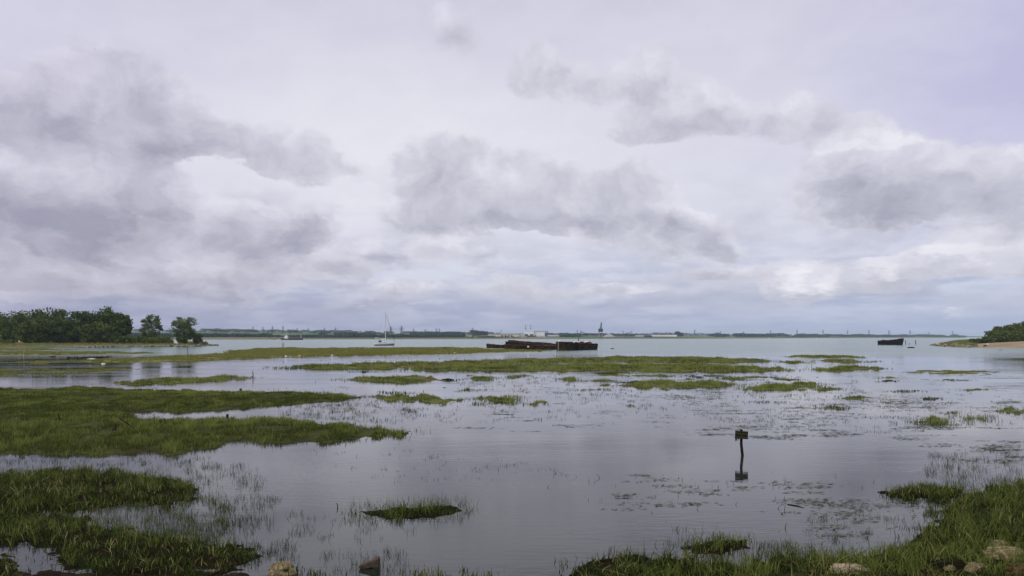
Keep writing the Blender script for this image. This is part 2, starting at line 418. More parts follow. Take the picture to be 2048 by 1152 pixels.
HAIR = mat_noise('hair', c(.02, .014, .01), c(.05, .035, .025), 20, .6, 0, 3)
GRAVEL_GREY = mat_noise('aggregate', c(.27, .26, .26), c(.38, .37, .36), .1, .9, 0, 5)

def mat_water():
    m, g, b = principled('water')
    geo = g.n('ShaderNodeNewGeometry').outputs['Position']
    x, y, z = g.sep(geo)[:3]
    # shallow still marsh water near the shore, silty choppy channel beyond the long spit
    edge = g.math('ADD', y, g.math('MULTIPLY', g.math('SUBTRACT', g.noise(geo, .012, 3).outputs[0], .5), 160.0))
    chan = g.ramp01(edge, 150.0, 255.0)
    big = g.noise(g.vec('MULTIPLY', geo, (.012, .05, 1)), 1.0, 4, .55).outputs[0]
    body = g.mix(g.ramp01(big, .35, .65), c(.010, .012, .013), c(.022, .024, .024))
    silt = g.mix(g.ramp01(big, .35, .65), c(.085, .165, .14), c(.12, .205, .175))
    g.link(g.mix(chan, body, silt), b.inputs['Base Color'])
    b.inputs['IOR'].default_value = 1.333
    b.inputs['Specular IOR Level'].default_value = 0.5
    wind = g.ramp01(g.noise(g.vec('MULTIPLY', geo, (.05, .16, 1)), 1.0, 3, .5).outputs[0], .38, .66)
    rough = g.math('ADD', g.math('MULTIPLY', wind, .03), g.math('MULTIPLY_ADD', chan, .16, .012))
    g.link(rough, b.inputs['Roughness'])
    r1 = g.noise(g.vec('MULTIPLY', geo, (1.6, 5.0, 1)), 1.0, 3, .55).outputs[0]
    r2 = g.noise(g.vec('MULTIPLY', geo, (.35, 1.0, 1)), 1.0, 3, .55).outputs[0]
    h = g.math('ADD', g.math('MULTIPLY', r1, g.math('MULTIPLY_ADD', wind, .0075, .0016)),
               g.math('MULTIPLY', r2, g.math('MULTIPLY_ADD', chan, .34, .0045)))
    bp = g.n('ShaderNodeBump'); bp.inputs['Strength'].default_value = 1.0; bp.inputs['Distance'].default_value = 1.0
    g.link(h, bp.inputs['Height']); g.link(bp.outputs[0], b.inputs['Normal'])
    return m
def mat_hills():
    m, g, b = principled('fields')
    geo = g.n('ShaderNodeTexCoord').outputs['Object']
    vo = g.n('ShaderNodeTexVoronoi'); vo.inputs['Scale'].default_value = 1.0
    g.link(g.vec('MULTIPLY', geo, (.0042, .0022, 0)), vo.inputs['Vector'])
    r, gg, bb = g.sep(vo.outputs['Color'])[:3]
    cc = g.mix(g.ramp01(r, .2, .6), c(.05, .09, .035), c(.10, .17, .06))
    cc = g.mix(g.ramp01(gg, .72, .76), cc, c(.20, .18, .10))
    n = g.noise(geo, .02, 6, .6).outputs[0]
    cc = g.mix(g.math('MULTIPLY', g.ramp01(n, .4, .7), .5), cc, c(.045, .07, .028))
    yy = g.math('SUBTRACT', g.sep(geo)[2], 0.0)
    shore = g.ramp01(yy, 1.5, 3.2, 1.0, 0.0)
    sc = g.mix(g.ramp01(g.noise(geo, .01, 5, .6).outputs[0], .4, .6), c(.12, .135, .05), c(.17, .15, .08))
    cc = g.mix(shore, cc, sc)
    g.link(cc, b.inputs['Base Color']); b.inputs['Roughness'].default_value = .95
    b.inputs['Specular IOR Level'].default_value = .1
    return m

# ------------------------------------------------------------------ ground sheet, water, far shore
gd = MB()
gd.add([(-16000, -60, -1.2), (16000, -60, -1.2), (16000, 30000, -1.2), (-16000, 30000, -1.2)], [(0, 1, 2, 3)])
tag(gd.build('ground', MUD), kind='structure')
wt = MB()
ys = [-50, 8, 16, 30, 60, 120, 250, 500, 1000, 2000, 4000, 9000, 29000]
xs = [-15500, -4000, -1000, -250, -60, 0, 60, 250, 1000, 4000, 15500]
for yv in ys:
    for xv in xs: wt.v.append((xv, yv, 0.0))
for j in range(len(ys)-1):
    for i in range(len(xs)-1):
        k = j*len(xs)+i; wt.f.append((k, k+1, k+len(xs)+1, k+len(xs)))
tag(wt.build('water', mat_water()), kind='structure')

SHORE = [(-400, 679.3), (0, 679.3), (400, 679.0), (700, 678.6), (900, 678.2), (1050, 678.2), (1300, 677.6), (1500, 677.0), (1700, 676.0), (1880, 675.6), (1930, 675.6)]
RIDGE = [(-400, 661), (250, 663), (330, 664), (420, 661.5), (520, 663), (600, 664), (700, 665.5), (760, 667), (900, 667.5), (960, 668.5), (1040, 670),
         (1120, 669), (1300, 670), (1420, 671.2), (1600, 671.5), (1930, 672)]
def itp(tab, x): return float(np.interp(x, [t[0] for t in tab], [t[1] for t in tab]))
ROWS = [(0, 0), (.012, .3), (.03, .55), (.1, .62), (.25, .70), (.45, .80), (.7, .92), (1.0, 1.0), (1.5, .95), (2.5, .6)]
def land(px, t):
    """far-shore surface above photo column px, t = 0 at the water, 1 on the ridge"""
    Y0 = EYE*F/(itp(SHORE, px)-HZ); Y1 = Y0*1.0+1900; Y = Y0+(Y1-Y0)*t
    top = EYE+(HZ-itp(RIDGE, px))*Y1/F
    a = np.interp(t, [r[0] for r in ROWS], [r[1] for r in ROWS])
    lowb = 2.6
    z = lowb*min(1, a/.55) if a <= .55 else lowb+(top-lowb)*(a-.55)/.45
    return Vector(((px-1024)*Y/F, Y, z if t > 0 else -0.5))
hm = MB(); cols = list(range(-400, 1931, 10)); NR = len(ROWS)
for px in cols:
    for t, _ in ROWS:
        v = land(px, t)
        if 0 < t: v.z += (fbm(np.array([v.x*.004]), np.array([v.y*.004]))[0]-.5)*min(6, v.z*.35)
        hm.v.append(tuple(v))
for i in range(len(cols)-1):
    for j in range(NR-1):
        k = i*NR+j; hm.f.append((k, k+NR, k+NR+1, k+1))
tag(hm.build('hills', mat_hills(), smooth=True), kind='structure')
# farther low coast closing the view on the right
fm = MB(); cs = list(range(1400, 2500, 20))
for px in cs:
    Y = 7500
    for yy, z in ((0, -.5), (120, 6+2*math.sin(px*.05)), (900, 12+3*math.sin(px*.021)), (3000, 10)):
        fm.v.append(((px-1024)*Y/F, Y+yy, z))
for i in range(len(cs)-1):
    for j in range(3):
        k = i*4+j; fm.f.append((k, k+4, k+5, k+1))
tag(fm.build('terrain', bpy.data.materials['fields'], smooth=True), kind='structure')

# ------------------------------------------------------------------ vegetation builders
def rand_unit(n):
    v = rng.normal(size=(n, 3)); return v/np.linalg.norm(v, axis=1)[:, None]
def leaf_cloud(centres, size, tint, mat, name, parent=None, aspect=1.6):
    """leaf-clump quads: one rhombus per centre, random facing"""
    n = len(centres); d = rand_unit(n); e = np.cross(d, rand_unit(n)); e /= np.linalg.norm(e, axis=1)[:, None]
    s = (size*(0.6+0.8*rng.random(n)))[:, None]
    a = d*s*aspect*.5; b = e*s*.5
    V = np.stack([centres-a, centres-b+a*.1, centres+a, centres+b+a*.1], 1).reshape(-1, 3)
    loops = np.arange(4*n); sizes = np.full(n, 4)
    t = np.repeat(tint, 4); tip = np.tile([0, .3, 1, .3], n)
    return np_mesh(name, V, loops, sizes, mat, {'tint': np.clip(t, 0, .92), 'tip': tip}, parent)

def make_tree(base, h, hw, label, cat='tree', mat=LEAF_DARK, n_clump=60, per=70, leaf=.55, crown_lo=.18, airy=0.0,
              lean=0.0, name='tree', group=None, seed=0, clump_r=.2, trunk=True, shape=1.0):
    r = np.random.default_rng(seed+100)
    root = empty(name, base, label, cat, group)
    tips = []
    for i in range(n_clump):
        for _ in range(40):
            p = r.uniform(-1, 1, 3)
            q = np.hypot(p[0], p[1])
            lim = (1-abs(p[2])**2.2)**.5
            if q < lim and q*q+p[2]**2 > (.28 if airy < .3 else .40)*r.random(): break
        zc = crown_lo+(1-crown_lo)*(p[2]*.5+.5)
        w = hw*(1.0 if shape == 1 else (1-.45*max(0, (zc-.5)*2)))
        tips.append((p[0]*w*.86+lean*zc*h*.12, p[1]*w*.86, zc*h*.95))
    tips = np.array(tips)
    ctr = []; tint = []
    for i, t in enumerate(tips):
        rr = clump_r*hw*r.uniform(.6, 1.35)
        k = int(per*r.uniform(.6, 1.3))
        o = np.clip(r.normal(size=(k, 3)), -1.7, 1.7)*np.array([.55, .55, .42])*rr
        ctr.append(t+o); tint.append(np.full(k, r.random()*.55)+r.random(k)*.38)
    ctr = np.concatenate(ctr); tint = np.concatenate(tint)
    ctr[:, 2] = np.maximum(ctr[:, 2], .15)
    leaf_cloud(ctr, np.full(len(ctr), leaf), tint, mat, 'crown', root)
    if trunk:
        m = MB(); tr = max(.12, h*.022)
        top = Vector((lean*h*.08, 0, h*.62))
        m.path([Vector((0, 0, -.4)), Vector((.1*tr, 0, h*.22)), top*.75+Vector((.3*tr, .2, 0)), top], [tr*1.25, tr, tr*.7, tr*.35], 7)
        for i in r.choice(len(tips), min(14, len(tips)), replace=False):
            t = Vector(tips[i]); s = top*float(r.uniform(.3, .85)); mid = s.lerp(t, .5)+Vector((0, 0, -.04*h))
            m.path([s, mid, t], [tr*.45, tr*.3, tr*.1], 5)
        m.build('trunk', BARK, root)
    return root

def blades(pts, h, w, mat, name, lean=.45, tint=None, seg=3, kind='stuff', az=None, label=None, cat=None):
    n = len(pts)
    th = rng.uniform(0, 2*np.pi, n) if az is None else az
    ph = rng.uniform(0, 2*np.pi, n)
    ld = np.stack([np.cos(th), np.sin(th), np.zeros(n)], 1); sdv = np.stack([np.cos(ph), np.sin(ph), np.zeros(n)], 1)
    le = lean*np.abs(rng.normal(.7, .45, n))
    ts = [0, .4, .75, 1.0] if seg == 3 else [0, .55, 1.0]
    wf = [1, .85, .55, 0] if seg == 3 else [1, .8, 0]
    parts = []; tips = []
    for t, f in zip(ts, wf):
        cpos = pts+ld*(h*le*t*t)[:, None]+np.array([0, 0, 1])*(h*(t-.38*np.minimum(le, 1.3)*t*t))[:, None]
        if f > 0:
            parts += [cpos-sdv*(w*f*.5)[:, None], cpos+sdv*(w*f*.5)[:, None]]; tips += [t, t]
        else:
            parts.append(cpos); tips.append(t)
    V = np.stack(parts, 1).reshape(-1, 3); nv = len(parts)
    pat = []; sz = []
    for k in range(len(ts)-2): pat += [2*k, 2*k+1, 2*k+3, 2*k+2]; sz.append(4)
    k = len(ts)-2; pat += [2*k, 2*k+1, 2*k+2]; sz.append(3)
    loops = (np.arange(n)[:, None]*nv+np.array(pat)[None, :]).ravel(); sizes = np.tile(sz, n)
    if tint is None: tint = rng.random(n)
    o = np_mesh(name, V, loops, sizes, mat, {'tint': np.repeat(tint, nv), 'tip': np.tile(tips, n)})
    tag(o, label, cat, None, kind)
    return o

def sample(poly, dens, far=None):
    """random points in a world polygon; dens(x, y) per square metre"""
    a = np.array(poly); pd = far or 0; x0, y0 = a.min(0)-pd*.6; x1, y1 = a.max(0)+pd*.6
    dm = dens if np.isscalar(dens) else max(dens(np.array([xx]), np.array([yy]))[0] for xx, yy in poly)
    n = int((x1-x0)*(y1-y0)*dm)
    x = rng.uniform(x0, x1, n); y = rng.uniform(y0, y1, n)
    if not far:
        k = inside(poly, x, y); x, y = x[k], y[k]
    if not np.isscalar(dens):
        k = rng.random(len(x)) < dens(x, y)/dm; x, y = x[k], y[k]
    return x, y

def bank_mesh(name, poly, hmax, slope, mat, nx=110, ny=60, rough=.35, nscale=.5, kind='structure', pad=.6, rag=0.0):
    a = np.array(poly); pad = max(pad, rag*a[:, 1].mean()*.03); x0, y0 = a.min(0)-pad; x1, y1 = a.max(0)+pad
    X, Y = np.meshgrid(np.linspace(x0, x1, nx), np.linspace(y0, y1, ny))
    d = edge_dist(poly, *(ragged(X.ravel(), Y.ravel(), rag) if rag else (X.ravel(), Y.ravel())))
    n = fbm(X.ravel()*nscale, Y.ravel()*nscale)
    Z = np.minimum(d*slope, hmax)*(1-rough+rough*2*n)
    Z = np.where(d < 0, np.maximum(d*slope, -.5), Z)
    V = np.stack([X.ravel(), Y.ravel(), Z], 1)
    ij = np.arange((ny-1)*(nx-1)); i = ij//(nx-1)*nx+ij % (nx-1)
    q = np.stack([i, i+1, i+nx+1, i+nx], 1)
    keep = (Z[q] > -.12).any(1); q = q[keep]
    o = np_mesh(name, V, q.ravel(), np.full(len(q), 4), mat, smooth=True)
    return tag(o, kind=kind)
def bank_z(poly, x, y, hmax, slope, rough=.35, nscale=.5, rag=0.0):
    d = edge_dist(poly, *(ragged(x, y, rag) if rag else (x, y)))
    return np.maximum(np.minimum(d*slope, hmax)*(1-rough+rough*2*fbm(x*nscale, y*nscale)), 0.0), d

def marsh(pts_px, mat, mound, hmax=.12, slope=.12, bh=.3, dens=1.0, name='marsh_grass', gap=.0, lean=.5, ground=True, rag=1.0, hollow=None):
    hollow = hollow if hollow else (.29 if mat is G_NEAR else .36)
    poly = pxpoly(pts_px)
    Ym = np.mean([p[1] for p in poly])
    if ground: bank_mesh('mud_bank', poly, hmax, slope, mound, rough=.6, nscale=10/Ym if Ym > 60 else .45, rag=rag)
    wfun = lambda y: np.maximum(.017, y*.00060)
    def dfun(x, y):
        return dens*120.0/(wfun(y)*bh*100)*1.0
    grow = []
    x, y = sample(poly, dfun, .03*Ym)
    ns = max(.12, 9/Ym)
    nz = fbm(x*ns, y*ns, 4)
    if gap > 0:
        k = nz > gap*rng.random(len(x))**.3+.12; x, y, nz = x[k], y[k], nz[k]
    z, d = bank_z(poly, x, y, hmax, slope, rough=.6, nscale=10/Ym if Ym > 60 else .45, rag=rag)
    fr = np.clip(d/(.12+.008*Ym), -4, 1)
    pit = fbm(x*ns*4+70, y*ns*2.4+13, 3)     # bare hollows between the clumps     # thin out over the rim, a few blades stand beyond it
    k = rng.random(len(x)) < np.where(fr > 0, .30+.70*np.clip(fr*1.2, 0, 1), .22*np.exp(fr*1.1)); k &= pit > hollow+.05*rng.random(len(x)); x, y, z, nz, fr = x[k], y[k], z[k], nz[k], fr[k]
    n = len(x)
    nh = fbm(x*ns*2.5+40, y*ns*2.5, 3)
    cl = fbm(x*ns*7+11, y*ns*7+5, 2)
    h = bh*(.30+.75*nh+.9*np.clip(cl-.45, 0, 1))*rng.uniform(.6, 1.25, n)*(.6+.4*np.clip(fr+.2, 0, 1))*np.where(rng.random(n) < .05, 1.5, 1)
    w = wfun(y)*rng.uniform(.7, 1.4, n)
    tint = np.clip(.42+(nz-.5)*1.9+(cl-.5)*1.9+rng.normal(0, .22, n), 0, .92)
    tint = np.where(rng.random(n) < np.where(nz < .45, .10, .03), .97, tint)
    blades(np.stack([x, y, z-.02], 1), h, w, mat, name, lean, tint, 3 if Ym < 70 else 2)
    return n

cnt = 0
# near and middle marsh on the left
cnt += marsh([(-90, 784), (150, 778), (300, 780), (480, 787), (620, 788), (728, 795), (650, 805), (480, 817), (380, 824), (250, 823), (120, 832), (-90, 834)],
             G_LAWN, MUD_LAWN, .25, .10, .22, 1.2)
cnt += marsh([(-90, 830), (250, 829), (300, 842), (450, 841), (600, 842), (700, 850), (760, 858), (838, 865), (760, 874), (650, 886), (520, 886), (452, 882), (430, 898), (350, 907), (200, 911), (0, 908), (-90, 908)],
             G_LAWN, MUD_LAWN, .16, .09, .30, 1.05)
cnt += marsh([(-120, 950), (60, 946), (170, 940), (300, 955), (385, 968), (395, 992), (330, 1010), (210, 1012), (120, 1026), (-120, 1032)],
             G_NEAR, MUD, .10, .10, .34, 1.25, lean=.8)
cnt += marsh([(-140, 1030), (60, 1028), (160, 1036), (240, 1062), (340, 1078), (470, 1090), (512, 1110), (480, 1138), (370, 1152), (230, 1150), (120, 1140), (100, 1098), (50, 1090), (-140, 1104)],
             G_NEAR, MUD, .07, .10, .28, .95, lean=.8)
cnt += marsh([(-140, 1118), (20, 1118), (55, 1140), (70, 1185), (-140, 1200)], G_NEAR, MUD, .10, .12, .24, .9, lean=.9)
bank_mesh('mud_bank', pxpoly([(-160, 1143), (120, 1146), (300, 1150), (470, 1146), (530, 1156), (545, 1200), (-160, 1220)]), .05, .10, MUD_RED, rough=.7, nscale=2.5, rag=.6)
bank_mesh('mud_bank', pxpoly([(1480, 1150), (1620, 1143), (1760, 1146), (1880, 1140), (1960, 1150), (1960, 1200), (1480, 1200)]), .27, .30, MUD_RED, rough=.3, nscale=2.5, rag=.6)
# bank under the photographer's feet, bottom right
cnt += marsh([(1135, 1185), (1142, 1142), (1200, 1118), (1310, 1114), (1400, 1124), (1480, 1132), (1560, 1116), (1650, 1110), (1750, 1106), (1825, 1085), (1875, 1050), (1890, 1020), (1930, 992),
              (2000, 972), (2120, 955), (2250, 945), (2250, 1230), (1700, 1230), (1140, 1230)], G_NEAR, MUD, .22, .10, .37, 1.5, lean=.85)
cnt += marsh([(1355, 1096), (1420, 1078), (1490, 1080), (1502, 1098), (1440, 1108), (1385, 1106)], G_NEAR, MUD, .04, .10, .36, 1.2, lean=.8, rag=.35)
cnt += marsh([(718, 1026), (770, 1018), (850, 1013), (900, 1012), (926, 1020), (890, 1032), (830, 1037), (760, 1036)], G_NEAR, MUD, .03, .10, .32, 1.0, lean=.9, hollow=.3, rag=.35)
cnt += marsh([(1755, 982), (1850, 970), (1920, 978), (1980, 990), (1890, 1004), (1800, 998)], G_NEAR, MUD, .05, .10, .36, 1.1, lean=.8)
cnt += marsh([(1840, 1022), (1880, 1016), (1900, 1030), (1860, 1034)], G_NEAR, MUD, .03, .10, .18, .8, lean=.8, ground=False)
cnt += marsh([(560, 1150), (600, 1142), (650, 1148), (660, 1170), (560, 1175)], G_NEAR, MUD, .03, .10, .2, .7, lean=.6, ground=False)
cnt += marsh([(800, 1160), (860, 1145), (920, 1148), (1000, 1160), (1010, 1185), (790, 1185)], G_NEAR, MUD, .03, .10, .24, .7, lean=.6, ground=False)
# strips across the middle
for pts, bh in [
    ([(215, 768), (330, 760), (505, 755), (430, 763), (300, 770)], .35),
    ([(733, 795), (800, 792), (930, 800), (885, 806), (790, 800)], .32),
    ([(952, 800), (990, 795), (1038, 799), (1000, 805)], .3), ([(1048, 807), (1080, 803), (1108, 807), (1075, 810)], .3),
    ([(676, 759), (760, 755), (850, 755), (907, 760), (800, 764)], .4),
    ([(540, 736), (700, 729), (900, 725), (1100, 719), (1250, 716), (1400, 716), (1553, 722.5), (1400, 725), (1200, 723), (1050, 726), (900, 733), (700, 737)], .5),
    ([(800, 740), (930, 735), (1100, 731), (1250, 730), (1400, 731), (1490, 735), (1600, 740), (1450, 742), (1200, 741), (950, 740)], .5),
    ([(1576, 713), (1640, 712), (1735, 714.5), (1660, 715.5)], .4), ([(1622, 722.5), (1680, 721), (1740, 723), (1690, 724)], .4),
    ([(1630, 738), (1680, 734), (1752, 737), (1700, 742), (1650, 741)], .4), ([(1568, 724), (1606, 724), (1600, 727), (1575, 726)], .35),
    ([(1250, 752), (1310, 750), (1362, 751), (1300, 753)], .3), ([(1230, 769), (1310, 765), (1400, 766), (1492, 770), (1380, 774), (1290, 773)], .38),
    ([(1494, 778), (1550, 772), (1620, 766), (1622, 772), (1560, 779)], .35), ([(1605, 780), (1640, 778), (1680, 778), (1650, 782)], .3),
    ([(1450, 757), (1480, 755), (1505, 757), (1475, 759)], .25), ([(940, 758), (960, 756), (985, 759), (960, 761)], .3),
    ([(1120, 759), (1150, 757), (1170, 760), (1140, 762)], .35), ([(1175, 761), (1205, 759), (1225, 762), (1195, 763)], .3),
    ([(1820, 842), (1860, 837), (1925, 842), (1880, 846)], .35), ([(1945, 838), (1962, 834), (1975, 839), (1960, 841)], .35),
    ([(1985, 822), (2030, 818), (2080, 822), (2030, 826)], .25), ([(1680, 797), (1715, 793), (1745, 796), (1710, 799)], .22)]:
    cnt += marsh(pts, G_MID, MUD_GREEN, .18, .10, bh, .95)
# long spit along the channel and the flats on the left
for pts, bh in [
    ([(137, 722), (244, 719), (366, 713), (450, 707), (483, 700), (571, 695.5), (620, 698), (742, 697.5), (864, 696.5), (900, 695.5), (965, 697), (990, 700), (1060, 701.2), (1112, 702.3),
      (978, 705), (888, 708), (717, 711), (571, 714), (450, 719), (366, 721), (244, 724)], .45),
    ([(-80, 704.5), (120, 704), (245, 705), (320, 706.5), (245, 708), (100, 710), (-80, 710)], .3),
    ([(-80, 699.5), (60, 699.3), (150, 699.5), (80, 701), (-80, 702)], .3),
    ([(40, 724), (80, 722), (125, 723.5), (80, 727)], .2)]:
    cnt += marsh(pts, G_FAR, MUD_FAR, .35, .05, bh, .8)
# half-drowned mats
cnt += marsh([(-80, 740), (60, 739), (180, 737), (262, 738), (200, 744), (100, 752), (-80, 758)], G_FAR, MUD_FAR, .02, .05, .16, .7, gap=.35, ground=False)
cnt += marsh([(1780, 743), (1850, 740), (2000, 743), (1960, 749), (1850, 748)], G_FAR, MUD_FAR, .02, .05, .12, .7, gap=.4, ground=False)

# sparse stalks standing in the water
def stalks(pts_px, per_px, hpx=(.06, .2), mat=G_REED, clump=.5, lean=.7, name='marsh_stalks'):
    a = np.array(pts_px); x0, y0 = a.min(0); x1, y1 = a.max(0)
    n = int((x1-x0)*(y1-y0)*per_px*.6)
    if n < 1: return
    # seeds of loose clumps, chosen over the water area
    px = rng.uniform(x0, x1, n); py = rng.uniform(y0, y1, n)
    k = inside([tuple(q) for q in pts_px], px, py)
    nz = fbm(px*.022, py*.07, 3); k &= nz > clump*.75+rng.random(n)*.18
    px, py = px[k], py[k]
    m = rng.integers(2, 13, len(px)); px = np.repeat(px, m); py = np.repeat(py, m)
    Y = EYE*F/(py-HZ); X = (px-1024)*Y/F
    X = X+rng.normal(0, .08, len(X))*np.sqrt(Y/20); Y = Y+rng.normal(0, .11, len(Y))*np.sqrt(Y/20)
    h = rng.uniform(hpx[0], hpx[1], len(X))*rng.uniform(.6, 1.3, len(X)); w = np.maximum(.008, Y*.00034)*rng.uniform(.7, 1.2, len(X))
    blades(np.stack([X, Y, np.full(len(X), -.02)], 1), h, w, mat, name, lean, None, 3)
stalks([(370, 925), (500, 930), (560, 985), (540, 1060), (400, 1090), (330, 1070), (380, 1000)], .030, (.10, .24), clump=.42)
stalks([(130, 1000), (450, 990), (470, 1090), (200, 1085), (120, 1040)], .05, (.10, .26), G_NEAR, .30)
stalks([(-20, 910), (420, 905), (430, 945), (-20, 950)], .03, (.08, .2), clump=.40)
stalks([(575, 1020), (800, 1030), (830, 1070), (700, 1090), (560, 1065)], .012, (.10, .22), clump=.42)
stalks([(690, 1000), (940, 995), (950, 1040), (700, 1050)], .02, (.12, .30), G_NEAR, .30)
stalks([(470, 1080), (580, 1080), (600, 1120), (480, 1130)], .03, (.10, .22), clump=.35)
stalks([(640, 905), (800, 900), (1000, 925), (990, 960), (700, 970)], .006, (.05, .14), clump=.50)
stalks([(840, 920), (1140, 915), (1130, 955), (850, 960)], .008, (.05, .16), clump=.50)
stalks([(560, 800), (760, 800), (860, 830), (800, 850), (560, 832)], .06, (.08, .22), clump=.36)
stalks([(760, 805), (1240, 785), (1400, 800), (1300, 830), (900, 850)], .022, (.06, .20), clump=.44)
stalks([(900, 742), (1250, 745), (1700, 748), (1740, 790), (1400, 800), (900, 780)], .035, (.06, .22), clump=.45)
stalks([(1350, 800), (1800, 780), (2048, 790), (2048, 850), (1700, 870), (1400, 850)], .030, (.04, .15), clump=.45)
stalks([(1740, 840), (1990, 828), (2000, 850), (1780, 852)], .05, (.1, .25), clump=.38)
stalks([(1860, 910), (2048, 890), (2060, 960), (1950, 985), (1850, 950)], .03, (.10, .28), clump=.40)
stalks([(1580, 1030), (1780, 1020), (1860, 1060), (1700, 1090), (1560, 1070)], .008, (.10, .22), clump=.48)
stalks([(1330, 1060), (1400, 1060), (1400, 1100), (1340, 1095)], .02, (.1, .22), clump=.3)
stalks([(640, 1110), (800, 1100), (820, 1150), (660, 1150)], .016, (.1, .25), clump=.35)
stalks([(1480, 1090), (1640, 1085), (1640, 1120), (1480, 1130)], .03, (.1, .25), G_NEAR, .3)

# scattered small tufts between the larger islands
for i in range(46):
    px = rng.uniform(640, 1960); py = 744+86*rng.random()**1.3+(px > 1300)*rng.random()*10
    hw = rng.uniform(8, 34); hh = rng.uniform(.6, 1.8)*(1+(py-744)/90)
    marsh([(px-hw, py+hh*.3), (px-hw*.4, py-hh), (px+hw*.5, py-hh*.7), (px+hw, py+hh*.2), (px+hw*.3, py+hh), (px-hw*.5, py+hh*.8)], G_MID if i % 3 else G_REED, MUD_GREEN,
          .02, .05, rng.uniform(.14, .30), rng.uniform(.35, .8), ground=False, lean=.6, rag=.7, hollow=.34)
# floating weed
def weed(pts_px, per_px0, size=.12, clump=.5, name='floating_weed'):
    a = np.array(pts_px); x0, y0 = a.min(0); x1, y1 = a.max(0); n = int((x1-x0)*(y1-y0)*per_px0*.45)
    px = rng.uniform(x0, x1, n); py = rng.uniform(y0, y1, n)
    k = inside([tuple(q) for q in pts_px], px, py); nz = fbm(px*.016, py*.09, 4)
    k &= nz > clump+rng.random(n)*.12
    px, py = px[k], py[k]; m = rng.integers(5, 18, len(px)); px = np.repeat(px, m); py = np.repeat(py, m)
    Y = EYE*F/(py-HZ); X = (px-1024)*Y/F; sc = np.sqrt(Y/20)
    X = X+rng.normal(0, .30, len(X))*sc; Y = Y+rng.normal(0, .09, len(Y))*sc
    n = len(X); th = rng.normal(0, .5, n); s = size*sc*rng.uniform(.25, 1.2, n); w = np.minimum(s*rng.uniform(.08, .25, n), .03*sc)
    d = np.stack([np.cos(th), np.sin(th), np.zeros(n)], 1); e = np.stack([-np.sin(th), np.cos(th), np.zeros(n)], 1)
    cen = np.stack([X, Y, rng.uniform(.006, .02, n)], 1); bend = rng.normal(0, .3, n)[:, None]
    V = np.stack([cen-d*s[:, None], cen-e*w[:, None]+e*bend*s[:, None]*.3, cen+d*s[:, None]+np.array([0, 0, .012]), cen+e*w[:, None]+e*bend*s[:, None]*.3], 1).reshape(-1, 3)
    o = np_mesh(name, V, np.arange(4*n), np.full(n, 4), WEED, {'tint': np.repeat(rng.random(n)*.9, 4), 'tip': np.zeros(4*n)})
    tag(o, kind='stuff')
weed([(1480, 960), (1650, 965), (1680, 1010), (1560, 1030), (1470, 1000)], .012, .12, .50)
weed([(1380, 830), (1750, 800), (2048, 800), (2048, 860), (1600, 880), (1400, 870)], .035, .13, .50)
weed([(850, 830), (1100, 820), (1200, 850), (900, 880)], .020, .14, .52)
weed([(1150, 790), (1500, 780), (1500, 860), (1200, 850)], .016, .10, .52)
weed([(1800, 870), (2048, 870), (2048, 930), (1850, 920)], .03, .13, .48)
weed([(1240, 930), (1440, 960), (1420, 1010), (1250, 1020)], .008, .12, .48)
weed([(900, 745), (1800, 742), (2048, 750), (2048, 800), (1300, 800), (900, 780)], .035, .11, .52)
weed([(620, 745), (900, 740), (900, 780), (650, 780)], .02, .11, .52)
weed([(1600, 1000), (1860, 985), (1850, 1060), (1640, 1080)], .010, .11, .46)

# ------------------------------------------------------------------ headland with trees, left
HEAD = pxpoly([(-160, 701), (0, 698.5), (100, 697), (150, 695.5), (260, 694.2), (330, 693.6), (400, 692.6), (430, 692.0), (434, 690.6), (400, 688.5), (250, 686), (-160, 684)])
bank_mesh('headland', HEAD, 1.3, .22, BANK, 160, 70, .25, .05, pad=3)
def head_z(x, y): return float(bank_z(HEAD, np.array([x]), np.array([y]), 1.3, .22, .25, .05)[0][0])
def on_head(px, Y): x = (px-1024)*Y/F; return Vector((x, Y, head_z(x, Y)))
TREES = [  # px, Y, top row, half width px, label, leaf, airy
    (-30, 395, 624, 55, 'dark tree cut by the left edge of the wood on the left headland', LEAF_DARK, 0),
    (30, 375, 625, 40, 'dark rounded tree second from the left in the headland wood', LEAF_DARK, 0),
    (92, 385, 616, 52, 'broad tall tree with the widest domed crown in the headland wood', LEAF_DARK, 0),
    (70, 352, 634, 36, 'lower olive tree in front of the tall domed one in the headland wood', LEAF_BUSH, 0),
    (160, 380, 621, 36, 'dark upright tree right of the widest domed tree in the headland wood', LEAF_DARK, 0),
    (128, 360, 640, 30, 'lower dark tree filling the gap between two taller headland trees', LEAF_DARK, 0),
    (206, 380, 617, 34, 'tall tree with a ragged wind-swept top near the right of the headland wood', LEAF_DARK, 0),
    (238, 372, 628, 22, 'rounded dark tree at the right end of the headland wood', LEAF_DARK, 0),
    (188, 362, 645, 28, 'short dark tree at the foot of the ragged tall tree on the headland', LEAF_BUSH, 0),
    (301, 378, 627, 22, 'open-crowned tree standing alone just right of the headland wood', LEAF_GREY, .5),
    (367, 382, 629, 26, 'airy grey-green tree standing last towards the tip of the headland', LEAF_GREY, .6)]
for i, (px, Y, top, hw, lab, mt, airy) in enumerate(TREES):
    b = on_head(px, Y); h = EYE+(HZ-top)*Y/F-b.z; w = hw*Y/F
    if airy: make_tree(b, h, w, lab, 'tree', mt, 74, 70, .46, .08, airy, .5, 'tree', 'trees on the left headland', i, .20)
    else: make_tree(b, h, w, lab, 'tree', mt, 85, 95, .62, .03, 0, .6, 'tree', 'trees on the left headland', i, .24)
